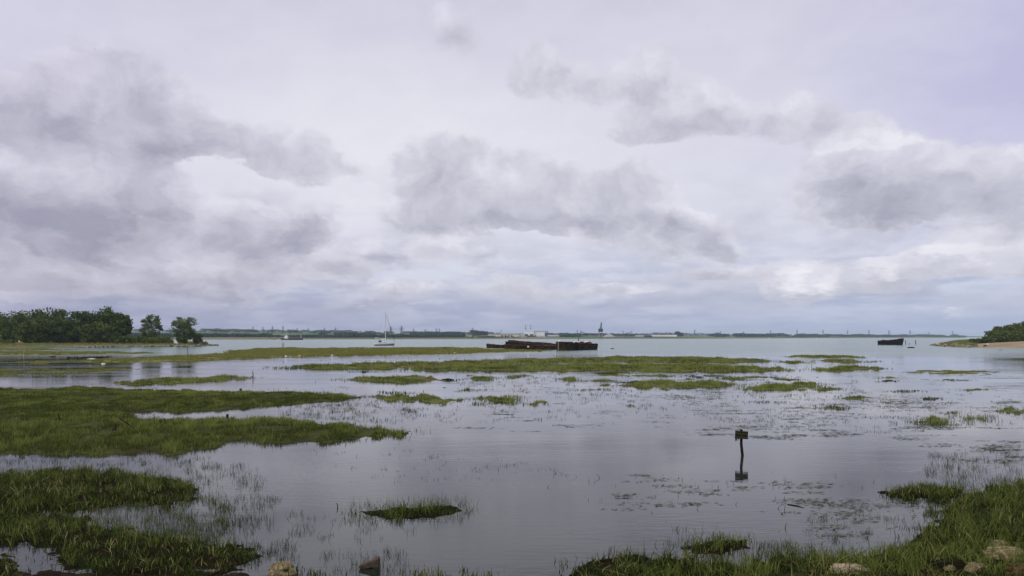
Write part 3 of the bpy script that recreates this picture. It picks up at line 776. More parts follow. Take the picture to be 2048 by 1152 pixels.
for i, (px, Y, top, hw, lab) in enumerate([
    (262, 362, 674, 15, 'low green bush between the headland wood and the first lone tree'), (292, 368, 672, 20, 'low bush around the foot of the first lone tree on the headland'),
    (325, 372, 676, 22, 'low spreading bush between the two lone headland trees'), (365, 380, 673, 14, 'bush at the foot of the last lone tree on the headland'),
    (395, 384, 664, 10, 'small round bush right of the last lone tree on the headland'), (8, 345, 681, 18, 'pale green bush at the left edge below the headland wood'),
    (235, 358, 668, 14, 'dark bush tucked under the right end of the headland wood')]):
    b = on_head(px, Y); h = EYE+(HZ-top)*Y/F-b.z; w = hw*Y/F
    make_tree(b, h, w, lab, 'bush', LEAF_BUSH if i != 6 else LEAF_DARK, 22, 60, .5, .0, 0, 0, 'bush', 'bushes on the left headland', 50+i, .34, trunk=(i == 4))
gx, gy = sample(HEAD, 1.1); z, d = bank_z(HEAD, gx, gy, 1.3, .22, .25, .05)
k = d > 4.5
blades(np.stack([gx, gy, z], 1)[k], rng.uniform(.35, 1.0, k.sum()), rng.uniform(.15, .35, k.sum()), G_FAR, 'bank_grass', .4, None, 2)

def rock_mesh(r, seed, flat=.7, name='rock'):
    q = np.random.default_rng(seed); m = MB(); seg, rings = 9, 6
    off = q.uniform(.72, 1.18, (rings+1, seg)); R_ = []
    for k in range(0, rings+1):
        a = math.pi*k/rings; s = max(.05, math.sin(a))**.7
        R_.append([Vector((r*s*off[k, i]*math.cos(2*math.pi*i/seg)*1.15, r*s*off[k, i]*math.sin(2*math.pi*i/seg)*.85, -r*flat*math.cos(a)*(.9+.2*off[k, i]))) for i in range(seg)])
    m.loft(R_)
    return m
ordn = lambda i: f'{i}{"th" if 10 <= i % 100 <= 20 else {1: "st", 2: "nd", 3: "rd"}.get(i % 10, "th")}'
rock_lib = {}
def put_rock(loc, r, mt, lab, group, seed, rz=0.0, flat=.7):
    key = (seed % 7, mt.name)
    if key not in rock_lib:
        o = rock_mesh(1.0, seed % 7, flat).build('rock', mt); rock_lib[key] = o
    else:
        o = rock_lib[key].copy(); col.objects.link(o)
    o.location = loc; o.scale = (r, r, r*flat); o.rotation_euler = (0, 0, rz)
    tag(o, lab, 'rock', group); return o
# pale stones along the headland's waterline
ex = np.linspace(150, 431, 64); line = [(150, 695.5), (260, 694.2), (330, 693.6), (400, 692.6), (431, 691.8)]
for i, px in enumerate(ex):
    px = px+random.uniform(-1.5, 1.5); p = P(px, itp(line, px)); p.y += random.uniform(.8, 3.0); p.z = random.uniform(.05, .5)
    mt = random.choice([ROCK_PALE, ROCK_PALE, ROCK, ROCK_DARK])
    w = {'rock_pale': 'pale', 'rock': 'tan', 'rock_dark': 'dark'}[mt.name]
    put_rock(p, random.uniform(.4, .8), mt, f'{w} stone of the headland stone edging, number {i+1} counted from its left end', 'stones edging the headland', i, random.random()*6)
# stone-faced end of the headland
for i, px in enumerate((417, 423, 428, 432)):
    put_rock(P(px, 691.6)+Vector((0, 1.2, .35)), .8, ROCK_DARK, ['dark boulder first of four at the headland tip', 'dark boulder second of four at the headland tip', 'dark boulder third of four at the headland tip', 'dark boulder at the very end of the headland tip'][i], 'boulders at the headland tip', i+3)

def post(base, top, r, mt, label, cat='post', group=None, name='post', cap=None, rt=None):
    b, t = Vector(base), Vector(top); o = empty(name, b, label, cat, group) if cap else None
    m = MB(); q = random.Random(hash(label) & 255); mid = (b+t)*.5-b+Vector((q.uniform(-.3, .3)*r, q.uniform(-.3, .3)*r, 0))
    m.path([Vector((0, 0, -.3))-(t-b).normalized()*.0, mid, t-b], [r*1.05, r*.95, rt or r*.8], 7)
    mo = m.build(name, mt, None, loc=b)
    return tag(mo, label, cat, group)
def px_post(px, pyb, pxt, pyt, wpx, mt, label, z=0.0, group=None, name='post', cat='post'):
    b = P(px, pyb, z); t = Q(pxt, pyt, b.y); return post(b, t, wpx*.5*b.y/F, mt, label, cat, group, name)
px_post(46.5, 712, 49, 697, 1.0, WOOD_PALE, 'pale thin pole standing farthest left in the flats', name='pole', cat='pole')
px_post(60, 704.5, 60, 700, 1.6, WOOD_PALE, 'short pale stump just right of the farthest left pole')
px_post(111, 709.5, 119.5, 696, 1.2, WOOD_PALE, 'pale pole leaning right with a floating lump at its foot', name='pole', cat='pole')
px_post(144, 703, 144, 700.5, 1.0, WOOD_PALE, 'tiny pale stump on the water below the headland wood')
px_post(198.5, 704, 203, 695.5, 1.2, WOOD_PALE, 'short pale pole leaning right near the row of dark stumps', name='pole', cat='pole')
px_post(375.5, 711, 375, 692, .9, WOOD_DARK, 'thin dark straight pole in the water below the last lone headland tree', name='pole', cat='pole')
px_post(451, 709.5, 448, 703, 1.3, WOOD_DARK, 'short dark post leaning left on the long spit')
px_post(564.5, 695, 564.5, 684.5, .9, WOOD_DARK, 'left one of two upright posts on the tip of the long spit', group='pair of posts on the spit')
px_post(567.5, 695, 567.5, 685, 1.0, WOOD_DARK, 'right one of two upright posts on the tip of the long spit', group='pair of posts on the spit')
px_post(506.5, 755, 505.5, 742.5, 1.8, WOOD_DARK, 'dark slim post at the right end of a thin grass strip')
px_post(481, 785, 481, 777, 5.5, WOOD_DARK, 'squat black stump at the back edge of the left marsh')
px_post(455, 836, 455, 828, 5.5, WOOD_DARK, 'squat dark stump beside the creek in the left marsh')
px_post(1395.5, 731, 1395, 723.5, 2.0, WOOD_DARK, 'small dark post on the long middle grass strip')
px_post(1812, 689, 1810.3, 680, 1.2, WOOD_DARK, 'dark post leaning left right beside the lone dark wreck', group='posts by the lone wreck')
px_post(1831.8, 689, 1830.5, 680, 1.5, WOOD_DARK, 'thick dark post farthest right of the lone dark wreck', group='posts by the lone wreck')
px_post(1818.5, 689, 1818.3, 686.3, 1.4, WOOD_DARK, 'short stub of a post between two taller posts by the lone wreck', group='posts by the lone wreck')
ends = ['first', 'second', 'third', 'fourth', 'fifth']
for i, (a, b) in enumerate([(404, 405.5), (407, 406), (409, 411), (412, 410.5), (416, 412.5)]):
    bb = on_head(a, 388); t = Q(b, 681.2+.3*i, 388)
    post(bb, t, .16, WOOD_DARK, f'{ends[i]} from the left of five slanting stakes at the headland tip', 'stake', 'stakes at the headland tip', 'stake')
# row of old groyne stumps
gxs = [134, 138, 142, 146, 150, 154, 158, 162, 166, 170, 173, 176, 180, 184, 187, 190, 194, 197, 200, 203, 206, 209, 212, 215, 218.5, 222]
for i, a in enumerate(gxs):
    lo = 716.6-(i*.05); hi = lo-(2.6+.8*math.sin(i*1.7)) if i < 24 else lo-4.3
    px_post(a, lo, a+random.uniform(-.3, .3), hi, 3.2 if i < 24 else 1.3, WOOD_DARK, f'dark stump number {i+1} from the left in the row of stumps', group='row of dark stumps', name='stump', cat='stump')

# white tent under the last lone tree, yellow boat on the bank
b = on_head(352, 372); t = empty('tent', b, 'small white pointed tent beside the last lone headland tree', 'tent')
m = MB(); m.add([(-.85, -.8, 0), (.85, -.8, 0), (.85, .8, 0), (-.85, .8, 0), (-.12, -.5, 1.75), (-.12, .5, 1.75)], [(0, 1, 4), (1, 2, 5, 4), (2, 3, 5), (3, 0, 4, 5), (3, 2, 1, 0)]); m.build('canopy', WHITE, t)
MB().add([(-.1, -.83, .02), (.25, -.83, .02), (.02, -.66, .9)], [(0, 1, 2)]).build('door_flap', CLOTH_DARK, t)

def hull_rings(L, Wd, H, sheer_bow, sheer_stern, bow=.25, flare=.8, transom=.8, n=14, plumb=0.0, zb=-.3):
    rings = []
    for k in range(n):
        t = k/(n-1); x = t*L
        w = Wd/2*(min(1, (1-(1-min(t/bow, 1))**2)**.6) if bow > 0 else 1)*(1-(1-transom)*max(0, (t-.6)/.4)**1.5)
        w = max(w, .03*Wd)
        top = H+sheer_bow*max(0, 1-t/.6)**1.6+sheer_stern*max(0, (t-.6)/.4)**1.5+.07*math.sin(k*2.7)*math.sin(k*1.3+L)*H
        rk = (1-t)*plumb if t < .3 else 0
        rings.append((x, w, top, rk))
    return rings
def open_hull(rings, zb=-.4, thick=.12, flare=.8):
    """sides, transom and an inner skin as one shell"""
    outer = []; inner = []
    for x, w, top, rk in rings:
        outer.append([Vector((x-rk, w, top)), Vector((x-rk*.5, w*(.5+.5*flare), top*.45)), Vector((x, w*flare*.92, zb)), Vector((x, -w*flare*.92, zb)), Vector((x-rk*.5, -w*(.5+.5*flare), top*.45)), Vector((x-rk, -w, top))])
    m = MB(); m.loft(outer, closed=False)
    n = len(outer)
    m.add(outer[0], [(0, 1, 2, 3, 4, 5)]); m.add(outer[-1], [(5, 4, 3, 2, 1, 0)])
    return m
bt = empty('dinghy', on_head(40, 340)+Vector((0, 0, .1)), 'low yellow boat hauled out on the bank below the headland wood', 'boat', rz=R(8))
rr = hull_rings(3.6, 1.4, .7, .25, .05, .45)
o = open_hull(rr, 0.0).build('hull', RED, bt); o.location = (-1.8, 0, 0)
m = MB(); m.box((.2, 0, .95), (1.5, 1.0, .7), taper=.75); m.build('cabin', YELLOW, bt)
MB().box((-.35, 0, 1.42), (.5, .6, .22), taper=.6).build('hatch', WHITE, bt)
MB().box((.45, -.49, 1.0), (.6, .03, .25)).build('window', GLASS, bt)

# ------------------------------------------------------------------ wrecked barges
def barge(loc, yaw, L, Wd, H, label, sheer=(.6, .2), bow=.2, hullm=RUST_HULL, coam=True, pitch=0.0, roll=0.0, stem=True, inside_mat=None, bulwark=0, plumb=0.0):
    root = empty('wrecked_barge', loc, label, 'barge', None, rot=(roll, pitch, yaw))
    rings = hull_rings(L, Wd, H, sheer[0], sheer[1], bow, .85, .8, 18, plumb)
    q = random.Random(int(L*100))
    m = open_hull(rings, -.8, flare=.88); n = len(rings)
    # gunwale / rubbing strake
    g = MB()
    for s in (1, -1):
        pts = [Vector((x, s*w, top+q.uniform(-.05, .05))) for x, w, top, rk in rings]
        for a, b in zip(pts, pts[1:]): g.tube(a, b, .09, .09, 5)
    g.build('gunwale', RUST, root)
    # side decks with a rough hold opening
    d = MB(); n = len(rings)
    for s in (1, -1):
        for k in range(n-1):
            x0, w0, t0, _ = rings[k]; x1, w1, t1, _ = rings[k+1]
            inner = .62 if 3 <= k <= n-4 else .02
            d.add([(x0, s*w0*.99, t0-.12), (x1, s*w1*.99, t1-.12), (x1, s*w1*inner, t1-.06), (x0, s*w0*inner, t0-.06)], [(0, 1, 2, 3) if s < 0 else (3, 2, 1, 0)])
    d.build('deck', RUST, root)
    MB().box((L*.5, 0, -.2), (L*.7, Wd*.6, .1)).build('hold_floor', RUST_HULL, root)
    if bulwark:
        for s in (1, -1):
            bw = MB()
            bw.loft([[Vector((x, s*(w+.02), top-.1)), Vector((x, s*(w+.02), top+bulwark)), Vector((x, s*(w-.08), top+bulwark)), Vector((x, s*(w-.08), top-.1))] for x, w, top, _ in rings[2:]])
            bw.build('bulwark', RUST_RED, root)
    if coam:
        cm = MB(); t0 = H-.06
        for s in (1, -1):
            x = L*.2
            while x < L*.82:
                ln = q.uniform(1.2, 2.6); hh = q.uniform(.35, .75)
                cm.box((x+ln/2, s*Wd*.31, t0+hh/2), (ln*.98, .08, hh)); x += ln
        cm.box((L*.2, 0, t0+.3), (.08, Wd*.62, .6)); cm.box((L*.82, 0, t0+.3), (.08, Wd*.62, .6))
        cm.build('hatch_coaming', inside_mat or RUST_ORANGE, root)
    for k in range(2, n-1):
        x, w, top, _ = rings[k]
        for s in (1, -1): m.add([(x-.05, s*w*1.0, top), (x+.05, s*w*1.0, top), (x+.05, s*w*.9+s*.10, -.3), (x-.05, s*w*.9+s*.10, -.3)], [(0, 1, 2, 3)])
    m.build('hull', hullm, root)
    if stem:
        st = MB(); x, w, top, _ = rings[0]
        st.box((x-.08, 0, top/2-.3), (.22, .38, top+.5)); st.build('stem_post', STEM_PALE, root)
    return root
def yaw_of(a, b): d = b-a; return math.atan2(d.y, d.x)
a, b2 = P(1117, 701.2), Q(1186, 698.6, 283); b2.z = 0
BA = barge(a, yaw_of(a, b2), (b2-a).length, 5.2, 2.35, 'rusty barge hulk with pale stem post lying afloat at the right of the wrecks', (.75, -.25), .16, RUST_HULL)
a, b2 = P(1010, 697.5), P(1112, 696.5)
BB = barge(Vector((a.x, a.y+14, .55)), yaw_of(a, b2)+.02, 25, 5.5, 1.75, 'tall red-brown barge wreck tilted behind the other hulks on the spit', (.5, 0), .10, BLACK_HULL, False, pitch=R(2.6), roll=R(4), stem=False, bulwark=.85)
a, b2 = P(1008, 698.6), P(1108, 699.4)
BC = barge(Vector((a.x, a.y, .15)), yaw_of(a, b2), 21, 4.6, 1.35, 'low brown barge wreck aground in front of the tilted one', (.35, 0), .14, RUST_HULL, False, stem=False)
a, b2 = P(974.5, 695.6), Q(1010, 696, 316); b2.z = 0
BD = barge(Vector((a.x, a.y, .1)), yaw_of(a, b2), 12.0, 3.6, 1.2, 'lowest brown wreck section at the left end of the hulks', (.45, 0), .25, RUST_HULL, False, stem=False)
a, b2 = P(1804.5, 690.0), P(1758.5, 689.6)
BE = barge(a, yaw_of(a, b2), (b2-a).length, 5.0, 2.5, 'lone black wreck with a high raked bow far out on the right', (1.4, 0), .22, BLACK_HULL, True, inside_mat=BLACK_HULL, plumb=1.0)
# odds and ends lying on the right barge
def on_barge(root, L):  return root.matrix_basis @ Vector(L)
def lump(loc, size, mt, label, cat, name, seed=1, rz=0, group=None):
    o = rock_mesh(1.0, seed, .8).build(name, mt); o.location = loc; o.scale = size; o.rotation_euler = (0, 0, rz); return tag(o, label, cat, group)
lump(on_barge(BA, (1.6, .3, 3.2)), (.45, .35, .45), OFFWHITE, 'small white bundle on the bow of the rusty right barge', 'bundle', 'white_bundle', 2)
lump(on_barge(BA, (14.6, .3, 2.7)), (2.2, 1.0, .55), OFFWHITE, 'pale heap of wreckage amidships on the rusty right barge', 'heap', 'wreckage_heap', 3, .8)
lump(on_barge(BA, (22.6, .2, 2.5)), (1.1, .9, .75), WHITE, 'white tank on the stern of the rusty right barge', 'tank', 'white_tank', 4)
post(on_barge(BA, (15.6, .4, 2.6)), on_barge(BA, (16.3, .4, 4.2)), .16, WOOD_DARK, 'short dark spar leaning out of the rusty right barge', 'spar', None, 'spar')
for i, (lx, lab) in enumerate([(4.2, 'low dark winch frame near the bow of the rusty right barge'), (7.6, 'rusty plate heap forward on the rusty right barge'), (18.6, 'jagged rusty frame aft on the rusty right barge')]):
    m = MB()
    for j in range(6): m.box((random.uniform(-1.3, 1.3), random.uniform(-.8, .8), random.uniform(.1, .5)), (random.uniform(.5, 1.2), random.uniform(.1, .5), random.uniform(.25, .6)), random.random()*3)
    o = m.build('scrap_heap', RUST); o.location = on_barge(BA, (lx, 0, 2.35)); o.rotation_euler = BA.rotation_euler; tag(o, lab, 'scrap')
lump(P(981, 693.5)+Vector((10, 0, .3)), (.35, .35, .35), OFFWHITE, 'white fender lying against the low brown barge wreck', 'fender', 'white_fender', 5)
bpy.data.objects['white_fender'].location = on_barge(BC, (11.3, -2.6, .9))
lump(P(1190, 698.5), (1.4, .5, .16), OFFWHITE, 'flat white float on the water off the barge stern', 'float', 'white_float', 2)
lump(P(1822, 695.9), (1.6, .8, .55), BLACK_HULL, 'low black hulk awash in front of the posts by the lone wreck', 'hulk', 'sunken_hulk', 3)
lump(P(1225, 698), (.75, .4, .35), BLACK_HULL, 'small dark lump afloat right of the barges', 'float', 'dark_float', 1)
lump(P(1079, 703.2), (.6, .3, .3), BLACK_HULL, 'small dark lump afloat below the barges', 'float', 'dark_float', 2)
lump(P(891, 698.8)+Vector((0, 0, .35)), (1.3, .6, .5), BLACK_HULL, 'black lump of wreckage lying on the long spit', 'wreckage', 'wreckage', 4)
lump(P(727, 699.6)+Vector((0, 0, .4)), (.8, .5, .4), BLACK_HULL, 'black lump beside the white one on the long spit', 'wreckage', 'wreckage', 5)
lump(P(733, 699.6)+Vector((0, 0, .4)), (1.1, .5, .4), OFFWHITE, 'white lump beside the black one on the long spit', 'wreckage', 'wreckage', 6)
lump(P(105.5, 713.8), (.75, .35, .25), BLACK_HULL, 'dark float at the foot of the leaning pale pole', 'float', 'dark_float', 2)
lump(P(183, 720.6)+Vector((0, 0, .25)), (.75, .3, .2), OFFWHITE, 'white plank-like lump on the left end of the spit', 'wreckage', 'wreckage', 3)
lump(P(206.5, 727.5), (.3, .2, .15), OFFWHITE, 'tiny white float in the water left of the spit', 'float', 'white_float', 4)
lump(P(2001, 700.3), (.45, .25, .2), BLACK_HULL, 'small dark float off the beach', 'float', 'dark_float', 5)
lump(P(1322, 698.5), (.45, .4, .4), TAN, 'small reddish buoy in the channel right of the barges', 'buoy', 'buoy', 5)
for i, (px, py, wpx, mt, lab) in enumerate([
    (572, 714.6, 5.5, OFFWHITE, 'white drum-shaped buoy leftmost along the near edge of the spit'), (599, 713.4, 5.5, TAN, 'tan rounded buoy next to the leftmost white one by the spit'),
    (664.5, 712.2, 4.6, OFFWHITE, 'white buoy on its own below the middle of the spit'), (850, 706.6, 4.0, OFFWHITE, 'cream buoy left in the row of buoys at the spit'),
    (875.5, 706.6, 2.2, OFFWHITE, 'smallest cream buoy in the row at the spit'), (900, 705.4, 4.0, OFFWHITE, 'square white buoy second from right at the spit'),
    (909, 707.8, 5.0, TAN, 'tan low buoy near the right end of the row'), (914, 707.6, 2.6, OFFWHITE, 'last small white buoy at the right end of the row')]):
    p = P(px, py); r = wpx*.5*p.y/F
    root = empty('buoy', p, lab, 'buoy', 'buoys along the spit')
    m = MB(); m.loft([[Vector((rr*math.cos(t*math.pi/6), rr*math.sin(t*math.pi/6), zz)) for t in range(12)] for rr, zz in ((r*.55, -.1), (r*.95, r*.25), (r, r*.7), (r*.85, r*1.05), (r*.4, r*1.25))])
    m.build('float', mt, root, True)
    MB().tube((0, 0, r*1.2), (0, 0, r*1.55), r*.14).build('mooring_eye', WOOD_DARK, root)
# wake-worn log at the end of a strip
m = MB(); m.path([Vector((-.8, 0, .05)), Vector((0, .05, .10)), Vector((.6, 0, .04))], [.06, .12, .04], 8)
o = m.build('driftwood', WOOD_DARK); o.location = P(897, 760.5); tag(o, 'dark log at the right end of a grass strip in mid water', 'log')

# ------------------------------------------------------------------ sailing boat
sb = P(769, 690.9); L = 11.5; yaw = R(28)
SB = empty('sailing_boat', sb, 'white and navy sailing boat moored in the channel with bare mast', 'boat', rz=yaw)
rings = []
for k in range(16):
    t = k/15; x = (t-.5)*L
    w = 1.75*(1-abs(2*t-.92)**2.6*.55)*(1 if t < .6 else (1-((t-.6)/.4)**2.2*.985)); top = 1.05+.55*t**2+.08*(1-t)
    rings.append((x, max(w, .03), top))
def hull_part(z0, z1):
    RR = []
    for x, w, top in rings:
        z = lambda f: -.35+(top+.35)*f
        wf = lambda f: w*(.62+.38*f**.6); rake = (x/L+.5)**3*1.0
        a, b_ = (z(z0), z(z1)); fx = lambda f: x+rake*(f-.5)
        RR.append([Vector((fx(z0), -wf(z0), a)), Vector((fx(z1), -wf(z1), b_)), Vector((fx(z1), wf(z1), b_)), Vector((fx(z0), wf(z0), a))])
    return MB().loft(RR)
hull_part(0, .58).build('hull', NAVY, SB, False); hull_part(.583, 1).build('topsides', WHITE, SB, False)
m = MB(); m.loft([[Vector((x, -w, 1.25)), Vector((x, -w*.85, zt)), Vector((x, w*.85, zt)), Vector((x, w, 1.25))] for x, w, zt in ((-2.2, 1.1, 2.0), (-1.0, 1.15, 2.15), (1.2, 1.0, 2.0), (2.6, .6, 1.75))])
CB = m.build('cabin', WHITE, SB)
m = MB()
for s in (1, -1):
    for x in (-1.5, -.5, .5): m.box((x, s*1.06, 1.72), (.6, .16, .22))
m.build('window', GLASS, CB)
m = MB(); m.loft([[Vector((x, -1.05, 1.9)), Vector((x, -.85, z)), Vector((x, .85, z)), Vector((x, 1.05, 1.9))] for x, z in ((-3.2, 2.7), (-2.6, 2.85), (-2.0, 2.5))]); m.build('spray_hood', SAIL, SB)
mast = MB().tube((.55, 0, 1.6), (.55, 0, 18.6), .21, .17, 8).build('mast', ALU, SB)
m = MB()
for z, w in ((7.2, 1.15), (12.4, .9)): m.tube((.55, -w, z), (.55, w, z), .05)
m.build('spreader', ALU, mast)
MB().tube((.3, 0, 3.1), (-4.1, 0, 3.2), .09).build('boom', ALU, SB)
m = MB(); m.loft([[Vector((x, .24*r*math.cos(a*math.pi/4), 3.4+.3*r*math.sin(a*math.pi/4))) for a in range(8)] for x, r in ((.2, 1.1), (-1.5, .9), (-3.8, .5))]); m.build('sail_cover', WHITE, SB)
MB().tube((.65, 0, 17.9), (5.9, 0, 2.0), .06, .11, 6).build('furled_jib', SAIL, SB)
m = MB()
m.tube((.5, 0, 18.5), (-5.5, 0, 1.3), .025, n=4)
for s in (1, -1): m.path([Vector((.55, 0, 18.4)), Vector((.55, s*.9, 12.4)), Vector((.55, s*1.15, 7.2)), Vector((.4, s*1.6, 1.4))], [.025]*4, 4)
m.build('rigging', STEEL, SB)
m = MB()
for s in (1, -1):
    pts = [Vector((x, s*w*.97, top+.6)) for x, w, top in rings[1:15:2]]
    m.path(pts, [.022]*len(pts), 4)
    for p in pts: m.tube(p-Vector((0, 0, .6)), p, .022, n=4)
m.build('guard_rail', ALU, SB)
m = MB(); m.tube((-4.6, -1.0, 1.3), (-4.8, -1.0, 3.6), .05); m.tube((-4.6, 1.0, 1.3), (-4.8, 1.0, 3.6), .05); m.tube((-4.8, -1.0, 3.6), (-4.8, 1.0, 3.6), .05); m.build('stern_gantry', ALU, SB)
m = MB(); m.ball((-4.8, .4, 4.1), (.3, .3, .35)); m.tube((-4.8, .4, 3.6), (-4.8, .4, 3.9), .06); m.ball((-4.0, -.6, 4.3), (.22, .22, .25)); m.tube((-4.8, -.6, 3.6), (-4.0, -.6, 4.2), .04); m.build('radar', WHITE, SB)
m = MB(); m.tube((5.5, 0, 1.55), (7.3, 0, 2.15), .11, .07); m.build('bowsprit', WHITE, SB)
m = MB(); m.path([Vector((7.2, 0, 2.2)), Vector((7.0, -.35, 2.7)), Vector((5.2, -.8, 2.3))], [.03]*3, 4); m.path([Vector((7.2, 0, 2.2)), Vector((7.0, .35, 2.7)), Vector((5.2, .8, 2.3))], [.03]*3, 4); m.build('pulpit', ALU, SB)

# ------------------------------------------------------------------ beach, breakwater, bushes, right
BEACH = pxpoly([(1940, 695.2), (1960, 696.0), (1980, 696.1), (2100, 696.1), (2300, 697), (2300, 682), (2060, 681), (1960, 683), (1880, 689), (1895, 691.5)])
bank_mesh('beach', BEACH, 3.2, .065, SAND, 120, 90, .06, .03, pad=3)
def beach_z(x, y): return float(bank_z(BEACH, np.array([x]), np.array([y]), 3.2, .065, .06, .03)[0][0])
BREAK = pxpoly([(1856, 690.6), (1880, 693.2), (1905, 694.4), (1935, 695.2), (1965, 695.4), (1985, 688.5), (1950, 684.5), (1905, 686.0), (1880, 688.0)])
bank_mesh('breakwater', BREAK, 2.1, .16, BANK, 100, 60, .3, .08, pad=2)
BPT = lambda x, y: float(bank_z(BREAK, np.array([x]), np.array([y]), 2.1, .16, .3, .08)[0][0])
n = 0
for i, px in enumerate(sorted(random.uniform(1858, 1958) for _ in range(105))):
    lo = itp([(1856, 690.8), (1880, 693.3), (1905, 694.5), (1935, 695.3), (1960, 695.4)], px)
    py = lo-random.random()**1.2*4.2
    p = P(px, py)
    if not inside(BREAK, np.array([p.x]), np.array([p.y]))[0]: continue
    p.z = BPT(p.x, p.y)+.12; n += 1
    mt = random.choice([ROCK_PALE, ROCK_PALE, ROCK, ROCK_DARK, ROCK_DARK])
    w = {'rock_pale': 'pale', 'rock': 'tan', 'rock_dark': 'dark'}[mt.name]
    row = 'at the waterline' if lo-py < 1.0 else ('half way up' if lo-py < 2.4 else 'near the top')
    put_rock(p, random.uniform(.3, .75), mt, f'{w} boulder {row} of the right breakwater, {ordn(n)} boulder from its tip', 'boulders of the breakwater', i, random.random()*6)
gx, gy = sample(BREAK, 2.2); z, d = bank_z(BREAK, gx, gy, 2.1, .16, .3, .08); k = (d > 8.5) | ((d > 5) & (rng.random(len(d)) < .4))
blades(np.stack([gx, gy, z], 1)[k], rng.uniform(.4, 1.0, k.sum()), rng.uniform(.15, .35, k.sum()), G_MID, 'bank_grass', .5, None, 2)
for i, (px, Y, top, hw, lab) in enumerate([
    (1993, 425, 660, 20, 'bush with a sloping left side at the left end of the right thicket'), (2008, 440, 652, 22, 'dense rounded bush second from left in the right thicket'),
    (2030, 445, 648, 22, 'dense bush in the middle of the right thicket'), (2056, 440, 643, 26, 'tallest bush at the right edge of the picture above the beach'),
    (2015, 412, 664, 26, 'low dark bush in front of the right thicket'), (2045, 412, 660, 26, 'low dark bush at the right edge in front of the thicket'), (1976, 412, 674, 12, 'small low bush at the foot of the thicket towards the breakwater'),
    (1962, 415, 678, 10, 'smallest bush between the breakwater and the right thicket'), (1948, 412, 679, 9, 'small bush on top of the breakwater')]):
    x = (px-1024)*Y/F; z = max(beach_z(x, Y), BPT(x, Y)); b = Vector((x, Y, z)); h = EYE+(HZ-top)*Y/F-z
    make_tree(b, h, hw*Y/F, lab, 'bush', LEAF_BUSH, 60, 85, .6, 0.0, 0, 0, 'bush', 'bushes above the beach', 80+i, .26, trunk=False, shape=1)

def person(loc, rz, label, top_m, leg_m, h=1.7, bend=0.0):
    root = empty('person', loc, label, 'person', None, rz); s = h/1.72
    me = bpy.data.meshes.new('body')
    V = [(0, 0, .93), (0, 0, 1.2), (0, .0, 1.42), (0, .01, 1.52), (0, .02, 1.62), (0, .02, 1.72), (-.1, 0, .88), (-.11, .03, .48), (-.12, -.06, .06), (-.12, .07, .03),
         (.1, 0, .88), (.12, -.02, .48), (.13, -.05, .06), (.13, .08, .03), (-.19, 0, 1.40), (-.25, -.02, 1.12), (-.24, .08, .88), (-.23, .11, .78), (.19, 0, 1.40), (.25, -.01, 1.12), (.25, .09, .88), (.24, .12, .78)]
    rr = [.15, .13, .14, .055, .09, .06, .09, .06, .045, .03, .09, .06, .045, .03, .06, .045, .035, .03, .06, .045, .035, .03]
    E = [(0, 1), (1, 2), (2, 3), (3, 4), (4, 5), (0, 6), (6, 7), (7, 8), (8, 9), (0, 10), (10, 11), (11, 12), (12, 13), (2, 14), (14, 15), (15, 16), (16, 17), (2, 18), (18, 19), (19, 20), (20, 21)]
    me.from_pydata([tuple(c_*s for c_ in v) for v in V], E, []); me.materials.append(SKIN)
    o = bpy.data.objects.new('body', me); col.objects.link(o); o.parent = root
    md = o.modifiers.new('skin', 'SKIN'); me.skin_vertices[0].data[0].use_root = True
    for i, r in enumerate(rr): me.skin_vertices[0].data[i].radius = (r*s, r*s*.85)
    o.modifiers.new('sub', 'SUBSURF').levels = 1
    def clothes(name, chains, mt):
        m = MB()
        for pts, rs in chains: m.path([Vector(p)*s for p in pts], [r*s for r in rs], 8)
        m.build(name, mt, root, True)
    clothes('shirt', [([(0, 0, .86), (0, 0, 1.15), (0, 0, 1.4), (0, 0, 1.46)], [.185, .165, .19, .09]), ([(-.17, 0, 1.41), (-.25, -.02, 1.12), (-.24, .07, .9)], [.085, .068, .058]), ([(.17, 0, 1.41), (.25, -.01, 1.12), (.25, .08, .9)], [.085, .068, .058])], top_m)
    clothes('trousers', [([(-.085, 0, .95), (-.11, .02, .48), (-.12, -.05, .09)], [.115, .085, .07]), ([(.085, 0, .95), (.12, -.01, .48), (.13, -.04, .09)], [.115, .085, .07])], leg_m)
    MB().ball((0, .0, 1.66*s), (.1*s, .115*s, .1*s)).build('hair', HAIR, root, True)
    return root
def stand(px, py_z, Y): x = (px-1024)*Y/F; return Vector((x, Y, max(beach_z(x, Y), 0)))
person(stand(1975, 0, 330), R(160), 'person in pale clothes standing at the water edge of the beach', CLOTH_WHITE, CLOTH_TAN)
person(stand(2037, 0, 392), R(90), 'person in dark clothes standing higher up the beach below the thicket', CLOTH_DARK, CLOTH_DARK)
